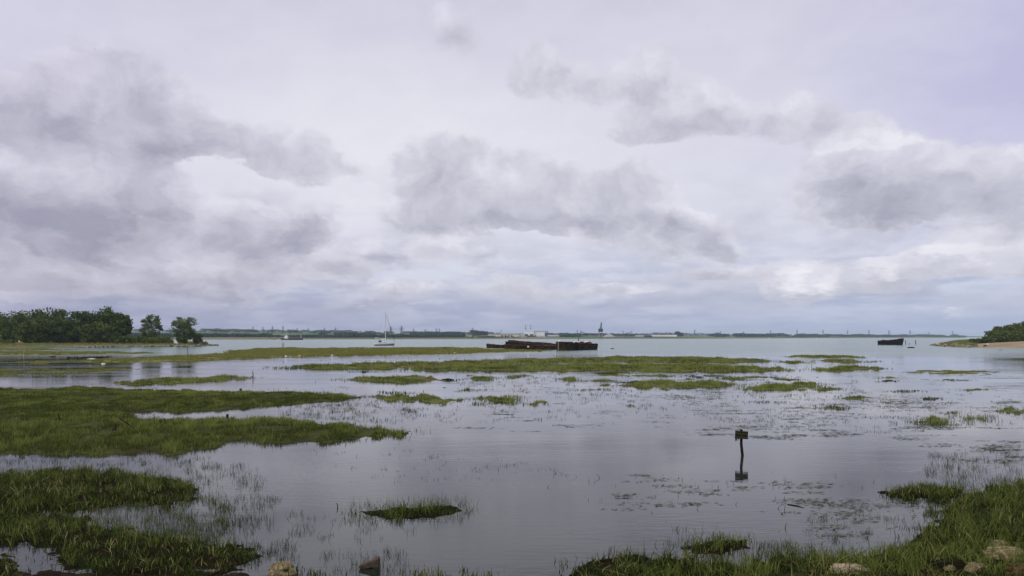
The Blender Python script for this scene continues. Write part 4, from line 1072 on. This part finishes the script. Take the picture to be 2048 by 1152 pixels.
def dog(loc, rz, label):
    root = empty('dog', loc, label, 'dog', None, rz)
    me = bpy.data.meshes.new('body')
    V = [(-.35, 0, .55), (0, 0, .55), (.3, 0, .56), (.48, 0, .72), (.58, 0, .80), (.76, 0, .76), (-.5, 0, .58), (-.72, 0, .74)]
    rr = [.13, .14, .17, .10, .10, .05, .05, .025]; E = [(0, 1), (1, 2), (2, 3), (3, 4), (4, 5), (0, 6), (6, 7)]
    for sx, sy, k in ((-.36, .1, 0), (-.36, -.1, 0), (.3, .1, 2), (.3, -.1, 2)):
        i = len(V); V += [(sx+.06 if k == 0 else sx, sy, .40), (sx-.06 if k == 0 else sx-.02, sy, .2), (sx, sy, .02)]; rr += [.075, .045, .04]; E += [(k, i), (i, i+1), (i+1, i+2)]
    me.from_pydata(V, E, []); me.materials.append(CLOTH_DARK); o = bpy.data.objects.new('body', me); col.objects.link(o); o.parent = root
    o.modifiers.new('skin', 'SKIN'); me.skin_vertices[0].data[1].use_root = True
    for i, r in enumerate(rr): me.skin_vertices[0].data[i].radius = (r, r)
    o.modifiers.new('sub', 'SUBSURF').levels = 1
    m = MB()
    for s in (1, -1): m.add([(.55, s*.05, .86), (.60, s*.12, .84), (.56, s*.13, .72)], [(0, 1, 2)])
    m.build('ear', CLOTH_DARK, root); return root
dog(stand(1972, 0, 329.5), R(175), 'large black dog standing beside the person in pale clothes')
dog(stand(1968.6, 0, 328.5), R(200), 'black dog farther left, ahead of the one beside the person')

# ------------------------------------------------------------------ far shore
def at_land(px, t): v = land(px, t); return v
def hedge(x0, x1, t, hgt, dens=1.0, name='treeline', dy=25, var=.6, mat=LEAF_HEDGE, gapk=.0, size=2.0):
    """a belt of distant trees that reads as one mass"""
    n = int((x1-x0)*22*dens); px = rng.uniform(x0, x1, n); ctr = np.zeros((n, 3)); keep = np.ones(n, bool)
    hn = fbm(px*.11+t*50, np.full(n, t*13.0), 4)
    for i in range(n):
        v = land(px[i], t); hh = hgt*(1-var+var*2*hn[i]); f = rng.random()
        ctr[i] = (v.x+rng.normal(0, 1), v.y+rng.uniform(-dy, dy), max(v.z, 0)+hh*f**.8)
        if gapk and hn[i] < gapk: keep[i] = False
    ctr = ctr[keep]
    o = leaf_cloud(ctr, np.full(len(ctr), size), np.clip(hn[keep]+rng.normal(0, .15, keep.sum()), 0, .9), mat, name, None, 1.4)
    return tag(o, kind='stuff')
hedge(250, 540, .06, 6, 1.4); hedge(540, 700, .05, 4, 1.0, gapk=.45); hedge(700, 930, .06, 5.5, 1.4); hedge(930, 1060, .04, 2.0, .8, gapk=.45, size=1.2)
hedge(250, 720, 1.0, 8, 1.4, gapk=.42, size=2.2); hedge(330, 760, .5, 5, .7, gapk=.5, size=2); hedge(720, 1000, .98, 8, .9, gapk=.5, size=3); hedge(820, 930, .3, 9, 1.4)
hedge(640, 930, .2, 6, .8, gapk=.48); hedge(1080, 1300, .35, 7, 1.0, gapk=.35); hedge(1120, 1160, .1, 4, 1.2); hedge(1300, 1420, .5, 9, .8, gapk=.4)
hedge(1420, 1930, .4, 9, 1.2, gapk=.33, size=3); hedge(1420, 1930, .15, 5, .9, gapk=.4, size=2.5); hedge(940, 976, .25, 12, 2.0)
hedge(1352, 1363, .3, 16, 3.0, size=3)

def block(name, x0, x1, ytop, t, label, mt, depth=30, roof=None, cat='building', pitch=0.0, base=None, door=None, windows=None):
    v0, v1 = land(x0, t), land(x1, t); Y = (v0.y+v1.y)/2; zb = min(v0.z, v1.z)-.6
    Xa, Xb = (x0-1024)*Y/F, (x1-1024)*Y/F; H = EYE+(HZ-ytop)*Y/F-zb; w = Xb-Xa
    root = empty(name, ((Xa+Xb)/2, Y, zb), label, cat)
    wh = H-pitch
    MB().box((0, depth/2, wh/2), (w, depth, wh)).build('wall', mt, root)
    if roof:
        rm = MB()
        if pitch:
            e = .5
            rm.add([(-w/2-e, -e, wh+.01), (w/2+e, -e, wh+.01), (w/2+e, depth+e, wh+.01), (-w/2-e, depth+e, wh+.01), (-w/2-e, depth/2, H), (w/2+e, depth/2, H)], [(0, 1, 5, 4), (2, 3, 4, 5), (0, 4, 3), (1, 2, 5), (3, 2, 1, 0)])
        else: rm.box((0, depth/2, wh+.35), (w+1, depth+1, .7))
        rm.build('roof', roof, root)
    if windows:
        for i in range(windows[0]):
            xx = -w/2+(i+.5)*w/windows[0]
            MB().box((xx, -.1, wh*windows[1]), (w/windows[0]*.6, .2, wh*windows[2])).build('window', DARK_CLAD, root)
    if door:
        for f in door: MB().box((-w/2+w*f, -.12, 2.2), (5, .24, 4.4)).build('door', DARK_CLAD, root)
    return root, w, wh, H, depth
block('warehouse', 976, 1039, 667.0, .13, 'long cream warehouse with a grey roof across the channel', CREAM, 60, ROOF_GREY, pitch=2.2, door=(.45, .55, .65, .75))
block('brown_shed', 961, 990, 671.0, .07, 'low brown shed in front of the cream warehouse', BRICK, 25, ROOF_GREY, pitch=1.2)
block('cream_block', 930, 943, 669.6, .10, 'small cream block left of the cream warehouse', CREAM, 14, ROOF_GREY, windows=(3, .6, .3))
block('grey_tower', 934, 938, 666.3, .14, 'narrow grey tower rising behind the small cream block', ROOF_GREY, 8, ROOF_GREY, windows=(2, .8, .1))
PS, w, wh, H, dp = block('power_station', 1048, 1068, 662.6, .16, 'white power station block with two tall slender chimneys', WHITE_CLAD, 50, WHITE_CLAD, windows=(2, .32, .35))
def chimney(px, ytop, parent):
    Y = parent.location.y+20; X = (px-1024)*Y/F-parent.location.x; zt = EYE+(HZ-ytop)*Y/F-parent.location.z
    ch = MB().tube((X, 20, wh+.6), (X, 20, zt), 1.25, .95, 10).build('chimney', PALE_CLAD, parent)
    m = MB()
    for f in (.35, .68): m.tube((X, 20, wh+(zt-wh)*f), (X, 20, wh+(zt-wh)*f+1.2), 2.0, 2.0, 10)
    m.build('platform', STEEL, ch)
chimney(1051.3, 648.3, PS); chimney(1061.3, 648.3, PS)
TH, w2, wh2, H2, dp2 = block('turbine_hall', 1068.3, 1089.5, 664.6, .16, 'lower white hall with a row of roof vents beside the chimneys', WHITE_CLAD, 50, WHITE_CLAD)
for i in range(7):
    m = MB(); x = -w2/2+2+i*(w2+10)/7; m.box((x, 12, H2+1.9), (2.4, 9, 2.4)); m.box((x, 12, H2+3.2), (3.2, 10, .4)); m.box((x-1, 9, H2+.5), (.4, .4, .9)); m.box((x+1, 9, H2+.5), (.4, .4, .9)); m.build('roof_vent', ROOF_GREY, TH)
block('filter_house', 1090, 1098, 665.5, .17, 'grey framed filter house at the right end of the white hall', ROOF_GREY, 25, ROOF_GREY, windows=(3, .7, .3))
block('pale_annex', 1039.5, 1047.5, 666.5, .15, 'pale blue-grey annex between the warehouse and the power station', PALE_CLAD, 30, PALE_CLAD)
block('dark_annex', 1055, 1072, 671.6, .12, 'low dark building in front of the power station', DARK_CLAD, 16, ROOF_GREY)
block('long_shed', 1096.5, 1119.5, 670.1, .13, 'long low pale shed right of the power station', PALE_CLAD, 24, WHITE_CLAD, pitch=1.0, windows=(6, .55, .3))
block('quay_shed', 1079, 1092, 672.6, .10, 'low white shed below the turbine hall', WHITE_CLAD, 12, ROOF_GREY)
block('grain_shed', 1275, 1300, 668.8, .16, 'dark roofed long shed right of the dock cranes', PALE_CLAD, 40, DARK_CLAD, pitch=1.5)
block('white_shed', 1300, 1354, 668.6, .22, 'longest low white shed under a dark roof right of the cranes', WHITE_CLAD, 40, DARK_CLAD, pitch=1.6)
block('dark_store', 1290, 1304, 671.3, .08, 'small dark store in front of the long sheds', DARK_CLAD, 16, DARK_CLAD)
block('white_greenhouse', 420, 445, 672.4, .10, 'long pale glasshouse on the far shore behind the headland', WHITE_CLAD, 30, PALE_CLAD, pitch=1.0)
block('white_house', 508, 513, 669.3, .35, 'small white house among trees on the far hillside', WHITE_CLAD, 10, ROOF_GREY, pitch=1.6, cat='house')
block('farm_barn', 735, 742, 672.2, .10, 'pale barn on the far shore left of the sailing boat', WHITE_CLAD, 14, ROOF_GREY, pitch=1.4, cat='barn')
block('white_cottage', 708, 711, 672.6, .12, 'tiny white cottage on the far shore left of the pale barn', WHITE_CLAD, 8, ROOF_GREY, pitch=1.4, cat='house')
block('white_plant', 1611, 1626, 669.4, .9, 'distant white works building far right on the low shore', WHITE_CLAD, 40, WHITE_CLAD)
# gravel heap with conveyor
v = land(1218, .12); px_m = v.y/F
m = MB(); m.loft([[Vector((-8*px_m+math.cos(a*math.pi/8)*r*px_m, math.sin(a*math.pi/8)*r*px_m, z*px_m)) for a in range(16)] for r, z in ((13, -.6), (9, 2.2), (4, 5.2), (.6, 7.2))])
o = m.build('aggregate_heap', GRAVEL_GREY); o.location = (v.x+8*px_m, v.y, v.z); tag(o, 'grey heap of aggregate right of the tallest crane', 'heap')
o = empty('conveyor', v, 'sloping conveyor rising to the grey aggregate heap', 'conveyor')
MB().tube(Vector((8*px_m, -4, .6)), Vector((-7*px_m, -4, 7.8*px_m)), .9, .9, 4).build('belt', CRANE_PALE, o)
m = MB()
for f in (.3, .6, .95): m.tube((8*px_m-15*px_m*f, -4, 0), (8*px_m-15*px_m*f, -4, .5+7.6*px_m*f), .5)
m.build('trestle', STEEL, o)
# harbour cranes
def crane_root(px, t, lab): v = land(px, t); return empty('dock_crane', v, lab, 'crane'), v.y/F, v
def ZT(py, v): return EYE+(HZ-py)*v.y/F-v.z
cr, s, v = crane_root(1201.3, .09, 'tallest dark harbour crane with its jib raised upright')
m = MB()
for a in (-3.4, 3.4):
    for b in (-3, 3): m.tube((a*s, b*s, 0), (a*.8*s, b*.8*s, ZT(663.6, v)), .55*s, .5*s, 5)
m.build('portal_leg', CRANE_PALE, cr)
m = MB(); m.box((0, 0, ZT(667.5, v)), (7.4*s, 7*s, .8*s)); m.box((0, 0, ZT(671.8, v)), (7.6*s, 7*s, .5*s)); m.build('cross_beam', CRANE, cr)
z0, z1 = ZT(663.6, v), ZT(657.4, v)
m = MB(); m.box((0, 0, (z0+z1)/2), (8.6*s, 7*s, z1-z0)); cab = m.build('cab', CRANE, cr)
MB().box((-1.2*s, -3.52*s, z0+(z1-z0)*.6), (3.2*s, .1*s, (z1-z0)*.35)).build('window', GLASS, cab)
jt = ZT(645.2, v)
m = MB()
for a, b in ((-1.6, -.5), (1.9, .5)):
    for yy in (-1, 1): m.tube((a*.8*s, yy*s, z1), ((1.6+b)*s, yy*.5*s, jt), .55*s, .42*s, 4)
for k in range(6):
    f = k/6; g2 = (k+1)/6; m.tube(((-1.3+(2.4)*f)*s, -s, z1+(jt-z1)*f), ((1.5+.6*g2)*s, -s*.6, z1+(jt-z1)*g2), 0.34*s, .34*s, 4)
m.box((1.6*s, 0, jt), (1.8*s, 1.2*s, 1.0*s)); m.build('jib', CRANE, cr)
cr, s, v = crane_root(1168, .09, 'dark unloader crane with a low boom left of the tallest crane')
zt = ZT(661.8, v)
m = MB(); m.tube((-6*s, 0, 0), (-6.4*s, 0, zt), .55*s, .45*s, 5); m.box((-6.6*s, 0, zt), (1.2*s, 1.2*s, 1.6*s)); m.build('mast', CRANE, cr)
m = MB(); m.tube((-6.2*s, 0, ZT(664, v)), (8*s, 0, ZT(667.4, v)), .5*s, .4*s, 4); m.tube((-6.2*s, 0, ZT(662.6, v)), (2*s, 0, ZT(666, v)), .2*s, .2*s, 4); m.build('boom', CRANE, cr)
m = MB()
for x in (-3, 1.5, 6): m.tube((x*s, 0, 0), ((x+1)*s, 0, ZT(667, v)), .4*s, .4*s, 4)
m.tube((-6*s, 0, 0), (1.5*s, 0, ZT(668, v)), .35*s, .35*s, 4); m.build('frame', CRANE, cr)
MB().box((4.5*s, 0, ZT(669.6, v)), (4*s, 3*s, 3.0*s)).build('cab', CRANE, cr)
cr, s, v = crane_root(1257, .09, 'dark unloader crane with a boom rising to the right of the heap')
m = MB(); m.tube((6.7*s, 0, 0), (7.0*s, 0, ZT(660.4, v)), .5*s, .35*s, 5); m.build('mast', CRANE, cr)
m = MB(); m.tube((-7*s, 0, ZT(667.4, v)), (6.9*s, 0, ZT(664, v)), .4*s, .45*s, 4); m.build('boom', CRANE, cr)
m = MB(); m.tube((-6*s, 0, 0), (-5*s, 0, ZT(667, v)), .5*s); m.path([Vector((0, 0, 0)), Vector((.8*s, 0, ZT(668, v))), Vector((3*s, 0, ZT(666, v)))], [.3*s]*3, 4); m.build('frame', CRANE, cr)
MB().box((-5*s, 0, ZT(670, v)), (3.2*s, 3*s, 3.4*s)).build('cab', CRANE, cr)

# pylons
PYL = [(405.8, 659.5, .8), (442, 658.5, .8), (459, 659, .8), (469, 658.5, .8), (488, 659, .8), (506, 652.5, .55), (526, 653, .55), (545, 651.7, .55), (566, 651.7, .55), (594, 655, .5), (617, 655, .5),
       (649, 655, .3), (671, 654.3, .3), (781.5, 652, .08), (803, 651, .08), (827, 657, .35), (850.5, 657.5, .35), (872.5, 656, .25), (878.5, 656.5, .3), (945, 655, .12), (1002, 660, .6), (1154.5, 659, .5),
       (1246, 660.5, .6), (1333, 662.5, .7), (1389.5, 658.5, .45), (1441, 661.5, .6), (1487, 662, .6), (1541, 660, .5), (1594, 659, .5), (1646, 659, .45), (1695, 660, .5), (1738, 660, .5), (1778, 659.5, .45), (1820, 659.5, .4),
       (1858, 663, .5), (1905, 661.5, .4)]
ordn = lambda i: f'{i}{"th" if 10 <= i % 100 <= 20 else {1: "st", 2: "nd", 3: "rd"}.get(i % 10, "th")}'
def pylon_proto():
    root = empty('pylon', (0, 0, 0), 'x', 'pylon', 'pylons along the far shore'); T = .0125
    m = MB(); lv = [(0, .13), (.28, .085), (.55, .045), (.78, .03), (1.0, .006)]
    for (z0, a), (z1, b) in zip(lv, lv[1:]):
        for sx in (1, -1):
            for sy in (1, -1): m.tube((sx*a, sy*a, z0), (sx*b, sy*b, z1), T, T*.8, 4)
            m.tube((sx*a, -a, z0), (-sx*b, -b, z1), T*.55, T*.55, 4); m.tube((sx*a, a, z0), (-sx*b, b, z1), T*.55, T*.55, 4)
    m.build('lattice_tower', STEEL, root)
    for z, w in ((.60, .15), (.74, .19), (.88, .13)):
        m = MB()
        for s in (1, -1):
            m.tube((0, 0, z), (s*w, 0, z), T*.8, T*.5, 4); m.tube((0, 0, z+.045), (s*w, 0, z), T*.5, T*.4, 4); m.tube((s*w, 0, z), (s*w, 0, z-.045), T*.5, T*.5, 4)
        m.build('crossarm', STEEL, root)
    return root
proto = pylon_proto(); tops = []
for i, (px, yt, t) in enumerate(PYL):
    r = proto if i == 0 else copy_tree(proto)
    v = land(px, t); zt = EYE+(HZ-yt)*v.y/F; r.location = v; h = zt-v.z; r.scale = (h, h, h)
    tops.append((v, h))
    where = 'on the far left hills' if px < 640 else ('on the far shore near the sailing boat' if px < 900 else ('behind the industrial works' if px < 1270 else 'on the low far right shore'))
    r['label'] = f'grey lattice pylon {where}, {ordn(i+1)} pylon from the left'
# power cables between the two nearest pylons and their neighbours
for (i, j, lab) in ((12, 13, 'left of'), (13, 14, 'behind'), (14, 15, 'right of')):
    root = empty('power_cables', tops[i][0], f'sagging power cables strung {lab} the sailing boat mast between pylons', 'cables', 'power cables on the far shore')
    for z, w in ((.555, .15), (.695, .19), (.835, .13)):
        m = MB()
        for s in (1, -1):
            a = tops[i][0]+Vector((s*w*tops[i][1], 0, z*tops[i][1])); b = tops[j][0]+Vector((s*w*tops[j][1], 0, z*tops[j][1])); pts = []
            for k in range(9):
                f = k/8; p = a.lerp(b, f)-Vector((0, 0, 4*f*(1-f)*.07*(b-a).length)); pts.append(p-tops[i][0])
            m.path(pts, [.13]*9, 3)
        m.build('cable', STEEL, root)

# ship under way by the far shore, red lighter behind it
v = P(585, 679.7); s = v.y/F
SH = empty('cargo_ship', (Q(563, 679.7, v.y).x, v.y, 0), 'long dark cargo coaster with white bridge aft near the far shore', 'ship')
rr = []
for k in range(12):
    t = k/11; w = 4.2*(1-max(0, (t-.8)/.2)**2*.9)*(.85+.15*min(1, t/.1)); rr.append((t*43*s, w, 1.9+1.1*max(0, (t-.85)/.15)+.5*max(0, (.15-t)/.15)))
open_hull([(a, b, c_, 0) for a, b, c_ in rr], -.6).build('hull', BLACK_HULL, SH)
MB().box((20*s, 0, 1.8), (38*s, 7, .2)).build('deck', RUST, SH)
m = MB(); m.box((10.5*s, 0, 3.4), (6.5*s, 6.5, 3.2)); m.box((11*s, 0, 5.6), (2.6*s, 6, 1.6)); m.box((8.0*s, 0, 5.2), (2*s, 4, 1.0)); br = m.build('bridge', WHITE, SH)
MB().box((12.4*s, 0, 5.8), (.25*s, 5, .7)).build('window', GLASS, br)
m = MB(); m.box((26.5*s, 0, 3.2), (22*s, 5.5, 2.2)); m.build('hatch_cover', BRICK, SH)
m = MB()
for k in range(7): m.box(((16.5+k*3.3)*s, 0, 4.7), (2.6*s, 5, .8))
m.build('deck_cargo', CRANE, SH)
m = MB(); m.tube((39*s, 0, 2), (39*s, 0, 8), .35); m.tube((10*s, 0, 6), (10*s, 0, 9.5), .25); m.build('mast', WHITE, SH)
v2 = P(546, 679.2); RB = empty('red_lighter', (v2.x, v2.y, 0), 'small red lighter moored left of the dark cargo coaster', 'boat')
open_hull(hull_rings(11*s, 4, 1.8, .8, .2, .2), -.4).build('hull', RED, RB).location = (-5*s, 0, 0)
MB().box((1.5*s, 0, 2.4), (2.5*s, 2.5, 1.6)).build('wheelhouse', CRANE_PALE, RB)
for i, (px, py, lab) in enumerate([(1535, 678.2, 'tiny white boat off the low far shore, left of two'), (1631, 677.7, 'tiny white boat off the low far shore, right of two')]):
    p = P(px, py); b = empty('white_boat', p, lab, 'boat', 'small white boats far out'); open_hull(hull_rings(5.5, 2.2, 1.0, .5, .1, .35), -.2).build('hull', WHITE, b)
    MB().box((2.8, 0, 1.5), (1.8, 1.5, 1.2), taper=.8).build('cabin', WHITE, b)

# ------------------------------------------------------------------ sign in the water
base = P(1483.5, 911); k_ = base.y/F
SG = empty('sign', base, 'small dark weathered sign board on a bent post in the still water', 'sign')
m = MB(); hgt = 52*k_
m.path([Vector((2.2*k_, 0, -.35)), Vector((1.4*k_, 0, 0)), Vector((-1.0*k_, .005, hgt*.45)), Vector((-.8*k_, 0, hgt*.75)), Vector((-.6*k_, 0, hgt*1.0))], [3.0*k_, 2.9*k_, 2.7*k_, 2.6*k_, 2.6*k_], 9)
m.build('post', WOOD_DARK, SG)
m = MB(); w, h = 25.5*k_, 15.5*k_; zc = hgt-10.5*k_; yb = -2.9*k_-.016
rot = Matrix.Rotation(R(3), 3, 'Y')
m.box((-1.6*k_, yb, zc), (w, .03, h), rot=rot)
m.box((-1.6*k_, yb-.022, zc+h*.46), (w*1.02, .014, h*.1), rot=rot); m.box((-1.6*k_, yb-.022, zc-h*.44), (w*1.02, .014, h*.1), rot=rot)
m.build('board', WOOD_BOARD, SG)
m = MB()
for dx in (-.35, .38):
    for dz in (-.3, .3): m.tube((-1.6*k_+dx*w, yb-.02, zc+dz*h), (-1.6*k_+dx*w, yb-.028, zc+dz*h), .012, .012, 6)
m.build('bolt', STEEL, SG)
m = MB()
for i in range(26):
    x = -1.6*k_-w/2+abs(random.gauss(0, .12))*w*.9; L_ = random.uniform(.3, 1)*5.5*k_*(1.2-(x+w/2+1.6*k_)/w)
    m.path([Vector((x, yb-.02, zc-h*.35)), Vector((x+random.uniform(-.01, .01), yb-.025, zc-h*.5-L_*.4)), Vector((x+random.uniform(-.02, .012), yb-.02, zc-h*.5-L_))], [.007, .006, .002], 3)
m.build('hanging_weed', G_REED, SG)

# ------------------------------------------------------------------ rocks, driftwood and birds near the shore
def boulder(px, py, wpx, hpx, mt, lab, seed, z=0.0, depth=.7, rz=0.0):
    p = P(px, py, z); k = p.y/F
    q = np.random.default_rng(seed)
    m = rock_mesh(1.0, seed, 1.0); o = m.build('rock', mt, smooth=False)
    bv = o.modifiers.new('sub', 'SUBSURF'); bv.subdivision_type = 'SIMPLE'; bv.levels = 2; bv.render_levels = 2
    tx = bpy.data.textures.new('rock_relief', 'CLOUDS'); tx.noise_scale = .35
    dp = o.modifiers.new('relief', 'DISPLACE'); dp.texture = tx; dp.strength = .28; dp.mid_level = .5
    o.location = p+Vector((0, 0, hpx*k*.12)); o.scale = (wpx*k*.44, wpx*k*.44*depth, hpx*k*.66); o.rotation_euler = (0, 0, rz)
    return tag(o, lab, 'rock')
boulder(564, 1150, 56, 32, ROCK, 'tan rounded rock with pale top at the bottom edge left of the brown wedge', 3)
boulder(1695, 1146, 84, 22, ROCK_PALE, 'long flat pale slab in the grass at the bottom edge on the right', 5, .15)
boulder(1497, 1158, 46, 14, ROCK_ALGAE, 'small algae-tinted rock at the bottom edge left of the pale slab', 2, .08)
boulder(2010, 1116, 96, 26, ROCK, 'big tan weed-stained rock in the bottom right corner', 1, .2)
boulder(2000, 1094, 40, 16, ROCK, 'pale stone poking out of the grass above the corner rock', 4, .22)
boulder(1950, 1142, 46, 20, ROCK, 'small tan angular rock left of the big corner rock', 6, .2)
boulder(2040, 1148, 64, 26, ROCK_ALGAE, 'dark mossy rock at the extreme bottom right corner', 0, .2)
boulder(1900, 1140, 22, 12, ROCK, 'tiny tan stone half hidden in grass left of the corner rocks', 2, .2)
boulder(1790, 1160, 60, 10, ROCK_DARK, 'flat reddish dark rock right of the pale slab at the bottom edge', 3, .1)
boulder(230, 868, 16, 10, ROCK_DARK, 'dark brown clod lying in the left marsh grass', 5, .15)
# wedge-shaped piece of broken stone or wood
p = P(738, 1137); k = p.y/F; m = MB()
a = [(-19, 4), (-19, -1), (-12, -4), (6, -1), (19, -6), (20, 15), (17, 19), (4, 12)]
m.loft([[Vector((x*k, y+x*k*.15, (z+3)*k*f)) for x, z in a] for y, f in ((-.04, .97), (.0, 1.03), (.10, 1.0), (.16, .86))])
o = m.build('rock', ROCK_DARK); o.location = p; md = o.modifiers.new('bevel', 'BEVEL'); md.width = .025; md.segments = 2
tag(o, 'brown wedge-shaped rock tilted out of the shallow water', 'rock')
def driftwood(pts, r, lab, name='driftwood', mt=WOOD_DARK):
    P0 = pts[0]; m = MB(); m.path([Vector(q)-P0 for q in pts], [r*(1-.5*i/(len(pts)-1)) for i in range(len(pts))], 7)
    o = m.build(name, mt); o.location = P0; return tag(o, lab, 'driftwood')
driftwood([P(1575, 1009), P(1592, 1012)+Vector((0, 0, .01)), P(1608, 1016)], .022, 'thin dark stick floating right of the sign')
b = P(122, 846, .2); driftwood([Q(135, 846, b.y), Q(124, 845, b.y), Q(118, 836, b.y), Q(117, 828, b.y)], .055, 'dark forked driftwood standing up in the left marsh grass')
b = P(255, 862, .2); driftwood([Q(238, 836, b.y), Q(254, 846, b.y), Q(266, 856, b.y), Q(275, 866, b.y)], .03, 'dark branch lying slanted in the left marsh right of the brown clod')
b = P(232, 866, .2); driftwood([Q(222, 862, b.y), Q(231, 858, b.y), Q(232, 848, b.y)], .06, 'short broken stump beside the brown clod in the left marsh')
b = P(675, 1016); driftwood([b, Q(675.5, 1010, b.y), Q(672, 1006, b.y)], .015, 'thin bent twig sticking out of the water left of the centre grass island', 'twig')
def bird(loc, span, lab, sit=False):
    root = empty('bird', loc, lab, 'bird'); b = MB(); b.loft([[Vector((x*span, r*span*math.cos(a*math.pi/3), r*span*math.sin(a*math.pi/3)+zz*span)) for a in range(6)] for x, r, zz in ((-.28, .02, 0), (-.1, .07, 0), (.1, .08, 0), (.22, .05, .03), (.3, .045, .05), (.38, .008, .04))])
    b.build('body', CLOTH_DARK, root)
    if not sit:
        for s in (1, -1):
            MB().loft([[Vector((.12*span, s*.05*span, .03*span)), Vector((-.1*span, s*.05*span, .03*span)), Vector((-.1*span, s*.05*span, .015*span)), Vector((.12*span, s*.05*span, .015*span))],
                       [Vector((.1*span, s*.3*span, .14*span)), Vector((-.06*span, s*.3*span, .14*span)), Vector((-.06*span, s*.3*span, .13*span)), Vector((.1*span, s*.3*span, .13*span))],
                       [Vector((-.02*span, s*.55*span, .08*span)), Vector((-.05*span, s*.55*span, .08*span)), Vector((-.05*span, s*.55*span, .075*span)), Vector((-.02*span, s*.55*span, .075*span))]]).build('wing', CLOTH_DARK, root)
    return root
bird(Q(189, 98.5, 110), .3, 'tiny dark bird flying high in the upper left sky').rotation_euler = (0, .2, .4)
bird(Q(766, 574.5, 300), .8, 'tiny dark bird flying low above the sailing boat').rotation_euler = (.3, 0, 2.4)
bird(P(888, 775.5), .5, 'dark bird floating on open water below a grass strip', True)
bird(P(1634, 754.5), .45, 'dark bird floating on the right water among weed', True)

# ------------------------------------------------------------------ haze: pale even air over river and far shore
hz = MB(); hz.box((0, 5850, 25.5), (15000, 11900, 57.0))
m = bpy.data.materials.new('haze'); m.use_nodes = True; nt = m.node_tree; nt.nodes.clear()
ou = nt.nodes.new('ShaderNodeOutputMaterial'); pv = nt.nodes.new('ShaderNodeVolumePrincipled')
pv.inputs['Color'].default_value = (.70, .84, 1.0, 1); pv.inputs['Density'].default_value = .00008; pv.inputs['Anisotropy'].default_value = 0.0
nt.links.new(pv.outputs[0], ou.inputs['Volume'])
tag(hz.build('haze', m), kind='stuff')
print('blades', cnt, 'objects', len(bpy.data.objects))
